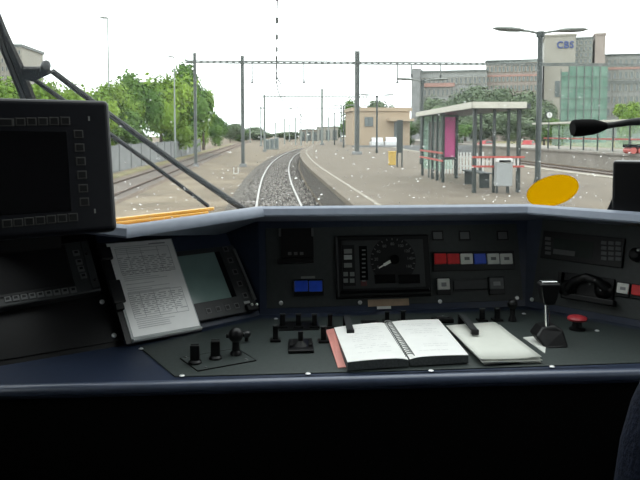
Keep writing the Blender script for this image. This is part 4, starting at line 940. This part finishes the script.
# ---- loose papers
pp = thing('loose_papers', npt(500, 360, 0), 'loose stack of cream papers lying right of the notebook', 'papers')
for k, (z, cs) in enumerate(((0.000, ((484, 365), (541, 362.5), (500, 327.5), (449, 330))), (.0058, ((482.5, 364), (542.5, 361), (499.5, 325.5), (448, 328.5))), (.0118, ((480.5, 361), (541.5, 358), (495, 323), (446, 326.5))))):
    n = 8; vs = []; fs = []
    a, c, d, e = [npt(*q, z) for q in cs]
    for j in range(5):
        for i in range(n + 1):
            ti = i / n; q = a.lerp(c, ti).lerp(e.lerp(d, ti), j / 4); vs.append(q + Z * (.0015 * sin(ti * 5 + k) * (1 - j / 4) + .002))
    fs = [(j * (n + 1) + i, j * (n + 1) + i + 1, (j + 1) * (n + 1) + i + 1, (j + 1) * (n + 1) + i) for j in range(4) for i in range(n)]
    o = build('sheet_fold', MB().add(vs, fs), paper_cream, pp, smooth=True); sm = o.modifiers.new('thick', 'SOLIDIFY'); sm.thickness = .0022; sm.offset = 0
# ---- main lever
q = dpt(552, 345.5); s = 1 / ppm(q)
t = thing('control_lever', q, 'main control lever with dark tapered grip and metal shaft at desk right', 'lever')
build('slot_plate', MB().prism([dpt(523, 338), dpt(545, 353.5), dpt(546, 346), dpt(534, 337)], (0, 0, .002)), white_plastic, t)
b = MB(); b.prism([q + V((-.026, -.024, 0)), q + V((.034, -.024, 0)), q + V((.032, .004, .036)), q + V((.014, .012, .048)), q + V((-.02, .012, .042)), q + V((-.04, .004, .022))], (0, .05, 0)); build('boot', b, black_plastic, t, bevel=.006, seg=3)
build('shaft', MB().cyl(q + V((-.004, .02, .03)), q + V((-.006, .025, .108)), .0062, n=12), chrome, t, smooth=True)
hd = q + V((-.002, .025, 0)); b = MB(); vs = []
for z, w_, d_ in ((.098, .014, .011), (.112, .0185, .014), (.148, .0255, .017), (.154, .0245, .016)):
    vs += [hd + V((sx * w_, sy * d_, z)) for sx, sy in ((-1, -1), (1, -1), (1, 1), (-1, 1))]
fs = [(k * 4 + j, k * 4 + (j + 1) % 4, k * 4 + 4 + (j + 1) % 4, k * 4 + 4 + j) for k in range(3) for j in range(4)] + [(0, 1, 2, 3), (12, 13, 14, 15)]
g = build('grip', b.add(vs, fs), black_plastic, t, bevel=.004, seg=3); build('metal_cap', MB().box(hd + Z * .1555, (.042, .024, .006)), chrome, g, bevel=.0028)
# ---- red mushroom button
q = dpt(577, 329.5); t = thing('emergency_button', q, 'red mushroom push button on the desk right of the main lever', 'button')
build('collar', MB().lathe(q, Z, [(.021, 0), (.021, .005), (.014, .008), (.011, .024)], 18), black_plastic, t, smooth=True); build('mushroom_head', MB().lathe(q + Z * .022, Z, [(.012, 0), (.0245, .004), (.0265, .009), (.022, .014), (.010, .0165)], 22), mush_red, t, smooth=True)

# ---- middle instrument panel
ic = thing('instrument_cluster', M3.hit(384, 297), 'dark instrument cluster with a round speedometer in the panel middle', 'instrument')
r = M3.rect(338, 235, 428, 297, .012); build('housing', MB().fbox(M3, (r[0] - .006, r[1], r[2] + .006, r[3]), .003, .020), black_plastic, ic, bevel=.006)
rf_ = M3.rect(342, 240, 424, 288, .02)
build('face', MB().fbox(M3, rf_, .020, .0225), dark_grey, ic, bevel=.002)
build('bottom_lip', MB().prism([M3.p(r[0] - .008, r[1] - .002, .003), M3.p(r[2] + .008, r[1] - .002, .003), M3.p(r[2] - .006, r[1] + .02, .03), M3.p(r[0] + .006, r[1] + .02, .03)], M3.v * .006), black_plastic, ic)
FN = .0225
dc = M3.hit(393, 260, FN); dial = build('dial', MB().lathe(dc, M3.n, [(.070, 0), (.070, .001)], 40), black_plastic, ic)
fm = lambda p_, x_, y_, n_=.002: p_ + M3.u * x_ + M3.v * y_ + M3.n * n_
fc_ = [];
def number(txt, c, h, m, parent):
    cu = bpy.data.curves.new('n', 'FONT'); cu.body = txt; cu.size = h; cu.align_x = 'CENTER'; cu.align_y = 'CENTER'; o = bpy.data.objects.new('n', cu); COL.objects.link(o); bpy.context.view_layer.update()
    me = bpy.data.meshes.new_from_object(o.evaluated_get(bpy.context.evaluated_depsgraph_get())); bpy.data.objects.remove(o)
    for v in me.vertices: v.co = c + M3.u * v.co.x + M3.v * v.co.y - ORIG[parent.name]
    me.materials.append(m); k = bpy.data.objects.new('numeral', me); COL.objects.link(k); k.parent = parent
for i in range(9):
    a = radians(205 - i * 230 / 8)
    number(str(i * 20), fm(dc, cos(a) * .052, sin(a) * .048), .012, legend_dim, dial)
for i in range(17):
    a = radians(205 - i * 230 / 16); build('tick', MB().bar(fm(dc, cos(a) * .062, sin(a) * .060, .0015), fm(dc, cos(a) * .068, sin(a) * .066, .0015), .0018, .001, up=M3.n), legend_dim, dial)
hubp = M3.hit(394.5, 259.5, FN + .004); build('hub', MB().lathe(hubp - M3.n * .003, M3.n, [(.015, 0), (.014, .008), (.010, .010)], 20), black_matte, dial, smooth=True)
nd = MB(); a, c, e = M3.hit(391, 261, FN + .006), M3.hit(384, 265, FN + .006), M3.hit(379, 268, FN + .006); nd.bar(a, c, .0085, .002, up=M3.n); nd.bar(c, e, .004, .002, up=M3.n); build('needle', nd, white_plastic, dial)
for x0, x1 in ((374.5, 395.5), (398.5, 420)): pbox('number_window', M3, (x0, 274.5, x1, 283.5), FN, FN + .002, screen_black, ic, bevel=.0005)
pbox('legend_column', M3, (342.5, 245, 355, 286), FN, FN + .001, black_plastic, ic)
for y0, m in ((253, legend), (261, legend_dim), (247, legend_dim)): pbox('legend_tile', M3, (344, y0 + 2, 352, y0 + 6.5), FN + .001, FN + .002, m, ic)
for x0, y0 in ((343, 272), (349.5, 272), (343, 278.5), (349.5, 278.5)): pbox('symbol', M3, (x0 + .5, y0, x0 + 5, y0 + 4.2), FN + .001, FN + .002, legend_dim, ic)
pbox('lamp_column', M3, (359.5, 246, 367.5, 280), FN, FN + .001, black_matte, ic)
for k in range(8): pbox('lamp_mark', M3, (362, 249.5 + k * 4.4, 365.5, 250.8 + k * 4.4), FN + .001, FN + .002, legend_dim, ic)
pbox('warning_lamp', M3, (361, 281, 367, 286), FN, FN + .002, legend_red, ic, bevel=.001)

t = thing('button_strip', M3.hit(474, 270), 'row of six square buttons, two red, one blue, three white', 'buttons')
pbox('housing', M3, (433, 251, 515, 270.5), .003, .010, black_plastic, t, bevel=.002)
for k, m in enumerate((red_plastic, red_plastic, white_plastic, blue_plastic, white_plastic, white_plastic)):
    x0 = 434.6 + k * 13.25; o = pbox('button', M3, (x0, 253.4, x0 + 12, 264), .010, .019, m, t, bevel=.002); o['label'] = ('red', 'red', 'white', 'blue', 'white', 'white')[k] + ' square button'
    if k in (2, 4, 5): pbox('button_symbol', M3, (x0 + 3.5, 257, x0 + 8.5, 260), .019, .0195, legend_dim, o)
t = thing('button_pair', M3.hit(309, 295), 'pair of blue square buttons at the left of the panel', 'buttons')
pbox('housing', M3, (293.5, 279, 324, 296), .003, .012, black_plastic, t, bevel=.002)
for x0 in (294.6, 309): pbox('button', M3, (x0, 280.6, x0 + 13.4, 291.6), .012, .020, blue_plastic, t, bevel=.002)
pbox('nameplate', M3, (301, 276.2, 315, 278.6), .003, .004, legend_dim, t)
for x0, y0, x1, y1, m, nm, lab in ((438, 278.5, 450, 289.5, white_plastic, 'push_button', 'single white square button below the red buttons'), (490, 277.5, 504, 289, mid_grey, 'push_button', 'grey square button below the last white buttons')):
    t = thing(nm, M3.hit((x0 + x1) / 2, y1), lab, 'button'); pbox('housing', M3, (x0 - 1, y0 - 1, x1 + 1, y1 + 5.5), .003, .010, black_plastic, t, bevel=.002); o = pbox('cap', M3, (x0, y0, x1, y1), .010, .020, m, t, bevel=.002)
    pbox('symbol', M3, (x0 + 3.5, y0 + 4, x1 - 3.5, y0 + 8), .020, .0205, print_ink, o)
t = thing('blank_module', M3.hit(472, 291), 'flat dark module between the white and the grey button', 'module'); pbox('body', M3, (454, 280, 488.5, 291), .003, .008, dark_grey, t, bevel=.001)
pbox('groove', M3, (455, 289, 488, 290), .008, .0085, black_matte, t)
for k, (x0, lab) in enumerate(((432, 'dim square lamp in the shade above the red buttons'), (459, 'dim square lamp above the white and blue buttons'), (497, 'dim square lamp above the last white buttons'))):
    t = thing('indicator_lamp', M3.hit(x0 + 5, 240), lab, 'lamp', 'dim indicator lamps'); pbox('bezel', M3, (x0, 230.5, x0 + 11.5, 240.5), .003, .007, black_plastic, t, bevel=.001); pbox('lens', M3, (x0 + 1.3, 232, x0 + 10.2, 239), .007, .009, key_grey, t, bevel=.001)
t = thing('reader_module', M3.hit(297, 263), 'dark module with a small shelf at the upper left of the panel', 'module')
pbox('body', M3, (281, 228, 314, 258), .003, .012, black_plastic, t, bevel=.003); pbox('shelf', M3, (279, 258, 314, 263), .003, .030, black_plastic, t, bevel=.002)
for x0 in (279.2, 311.5): pbox('side_clip', M3, (x0, 228, x0 + 2, 236), .003, .018, mid_grey, t)
for x0 in (288, 294, 300): pbox('mark', M3, (x0, 252, x0 + 3.5, 255), .012, .013, key_grey, t)
t = thing('tape_label', M3.hit(388, 306), 'strip of brown tape below the instrument cluster', 'tape'); pbox('strip', M3, (368, 299, 409, 306), .003, .0045, tape, t); pbox('paper_scrap', M3, (377, 306, 391, 309), .003, .004, white_plastic, t)

# ---- right panel: radio, handset, buttons
t = thing('radio_unit', M4.hit(582, 262), 'dark radio unit with a display and small keypad on the right panel', 'radio')
pbox('housing', M4, (541, 234, 624, 263), .003, .012, black_plastic, t, bevel=.002); pbox('display', M4, (553, 240, 593, 256.5), .012, .0135, material('radio_screen', (.022, .030, .026), .2, var=.1, scale=30), t)
pbox('display_pale_patch', M4, (553, 250, 575, 255), .0135, .014, key_grey, t)  # paler patch at the lower left of the display
for k in range(4): pbox('key', M4, (545, 237 + k * 4.8, 550.5, 240 + k * 4.8), .012, .014, key_grey, t)
for r_ in range(4):
    for c_ in range(3): pbox('key', M4, (601 + c_ * 7.2, 241 + r_ * 5.2 + c_ * .3, 606.4 + c_ * 7.2, 244.4 + r_ * 5.2 + c_ * .3), .012, .0145, mid_grey, t)
t = thing('radio_handset', M4.hit(588, 302), 'black telephone handset resting in its cradle below the radio', 'handset')
pbox('cradle', M4, (561, 275, 614, 301), .003, .012, black_plastic, t, bevel=.003); pbox('ledge', M4, (560, 296, 614, 302), .003, .028, black_plastic, t, bevel=.003)
hp = [M4.hit(x_, y_, n_) for x_, y_, n_ in ((567, 289, .026), (574, 281, .04), (586, 277, .044), (598, 281, .04), (606, 290, .026))]
hb = build('handle', MB().tube(hp, [.014, .012, .012, .012, .014], 10), black_plastic, t, smooth=True)
for x_, y_ in ((568, 289), (604, 290)): build('ear_cup', MB().lathe(M4.hit(x_, y_, .012), M4.n, [(.024, 0), (.026, .008), (.020, .018), (.01, .022)], 18), black_plastic, t, smooth=True)
for k, (x_, y_) in enumerate(((578, 279), (584, 276), (595, 280), (601, 289.5), (590, 284))): build('button', MB().lathe(M4.hit(x_, y_, .05 if k < 3 else .036), M4.n, [(.0048 if k == 3 else .003, 0), (.003, .003)], 10), screw_metal if k == 3 else mid_grey, t)
build('hook', MB().fbox(M4, M4.rect(559, 272, 563, 282, .02), .003, .03), black_plastic, t, bevel=.002)
for x0, y0, m, lab in ((616.5, 283, white_plastic, 'white square button right of the handset'), (631, 285, red_plastic, 'red square button at the right edge beside the white one')):
    t = thing('push_button', M4.hit(x0 + 6, y0 + 11), lab, 'button'); pbox('housing', M4, (x0 - 1, y0 - 1, x0 + 13, y0 + 14), .003, .010, black_plastic, t, bevel=.002); o = pbox('cap', M4, (x0, y0, x0 + 12, y0 + 10.5), .010, .020, m, t, bevel=.002)
    if m is white_plastic: pbox('symbol', M4, (x0 + 3.5, y0 + 4, x0 + 9, y0 + 7), .020, .0205, print_ink, o)
q = M4.hit(637, 255, .003); t = thing('round_knob', q, 'dark knob with a white dot at the right edge beside the radio', 'knob')
build('skirt', MB().lathe(q, M4.n, [(.020, 0), (.020, .008), (.014, .012), (.014, .024), (.011, .026)], 20), black_plastic, t, smooth=True); build('dot', MB().ball(M4.hit(638, 250, .03), .0048, 10, 6), white_plastic, t, smooth=True)

# ---- black box and gooseneck microphone at right
y_ = 1.80
a, c = at_y(613, 161, y_), at_y(613, 214, y_)
bx_ = thing('black_box', (a.x + .10, y_ + .05, c.z), 'black box standing on the ledge at the right edge', 'box')
ba = (V((.86, -.5, 0)).normalized(), V((.5, .86, 0)).normalized(), Z)
build('body', MB().box(V((a.x, y_, (a.z + c.z) / 2 - .01)) + ba[0] * .11 + ba[1] * .05, (.22, .10, a.z - c.z + .02), ba), black_plastic, bx_, bevel=.006)
build('foot', MB().prism([V((a.x, y_, c.z - .02)) + ba[0] * -.024 + ba[1] * .01, V((a.x, y_, c.z - .02)) + ba[0] * .01 + ba[1] * .01, V((a.x, y_, c.z + .07)) + ba[0] * .01 + ba[1] * .01], ba[1] * .06), black_plastic, bx_, bevel=.003)
my = 1.70
gp = [at_y(x_, yy_, my) for x_, yy_ in ((602, 126.5), (615, 124.5), (628, 122.5), (645, 121), (662, 124), (672, 135), (674, 150))]; gp.append(V((gp[-1].x, gp[-1].y + .01, a.z + .012)))
mc = thing('gooseneck_microphone', gp[-1], 'black gooseneck microphone reaching in from the right edge', 'microphone')
build('gooseneck', MB().tube(gp, [.0085, .0075, .0085, .0115, .012, .012, .012, .012], 12), black_rubber, mc, smooth=True); build('base', MB().lathe(gp[-1] - Z * .006, Z, [(.03, 0), (.03, .008), (.014, .02)], 18), black_plastic, mc, smooth=True)
h0, h1 = at_y(606, 126, my), at_y(570.5, 128.5, my); build('head', MB().lathe(h0, h1 - h0, [(.009, 0), (.014, .014), (.019, .030), (.0215, .06), (.0215, .082), (.018, .0865)], 20), black_matte, mc, smooth=True)

# ---- driver's seat
sx, sy = .735, .78
st = thing('driver_chair', (sx, sy, CF), "dark blue driver's seat whose rounded backrest edge shows at bottom right", 'seat')
def slab(w, h, z0, y0, th, m=20, ex=3.2, lean=0):
    vs = []; fs = []; 
    for k, (s_, dy) in enumerate(((.90, 0), (1, .25), (1, .75), (.90, 1))):
        for i in range(m * 2):
            a = pi * i / m; ca, sa = cos(a), sin(a); x_ = math.copysign(abs(ca) ** (2 / ex), ca) * w / 2 * s_; z_ = math.copysign(abs(sa) ** (2 / ex), sa) * h / 2 * s_
            vs.append(V((sx + x_, y0 + th * dy - lean * z_, z0 + h / 2 + z_)))
    n = m * 2
    for k in range(3): fs += [(k * n + i, k * n + (i + 1) % n, (k + 1) * n + (i + 1) % n, (k + 1) * n + i) for i in range(n)]
    fs += [tuple(range(n)), tuple(range(3 * n, 4 * n))]; return MB().add(vs, fs)
build('backrest', slab(.66, .74, 1.49, sy - .08, .12), seat_cloth, st, bevel=.02, smooth=True, seg=3)
build('cushion', MB().box((sx, sy + .28, 1.58), (.52, .48, .12)), seat_cloth, st, bevel=.04, seg=3)
build('pedestal', MB().cyl((sx, sy + .25, CF), (sx, sy + .25, 1.53), .07), black_plastic, st); build('base', MB().cyl((sx, sy + .25, CF), (sx, sy + .25, CF + .03), .22, n=20), black_plastic, st)
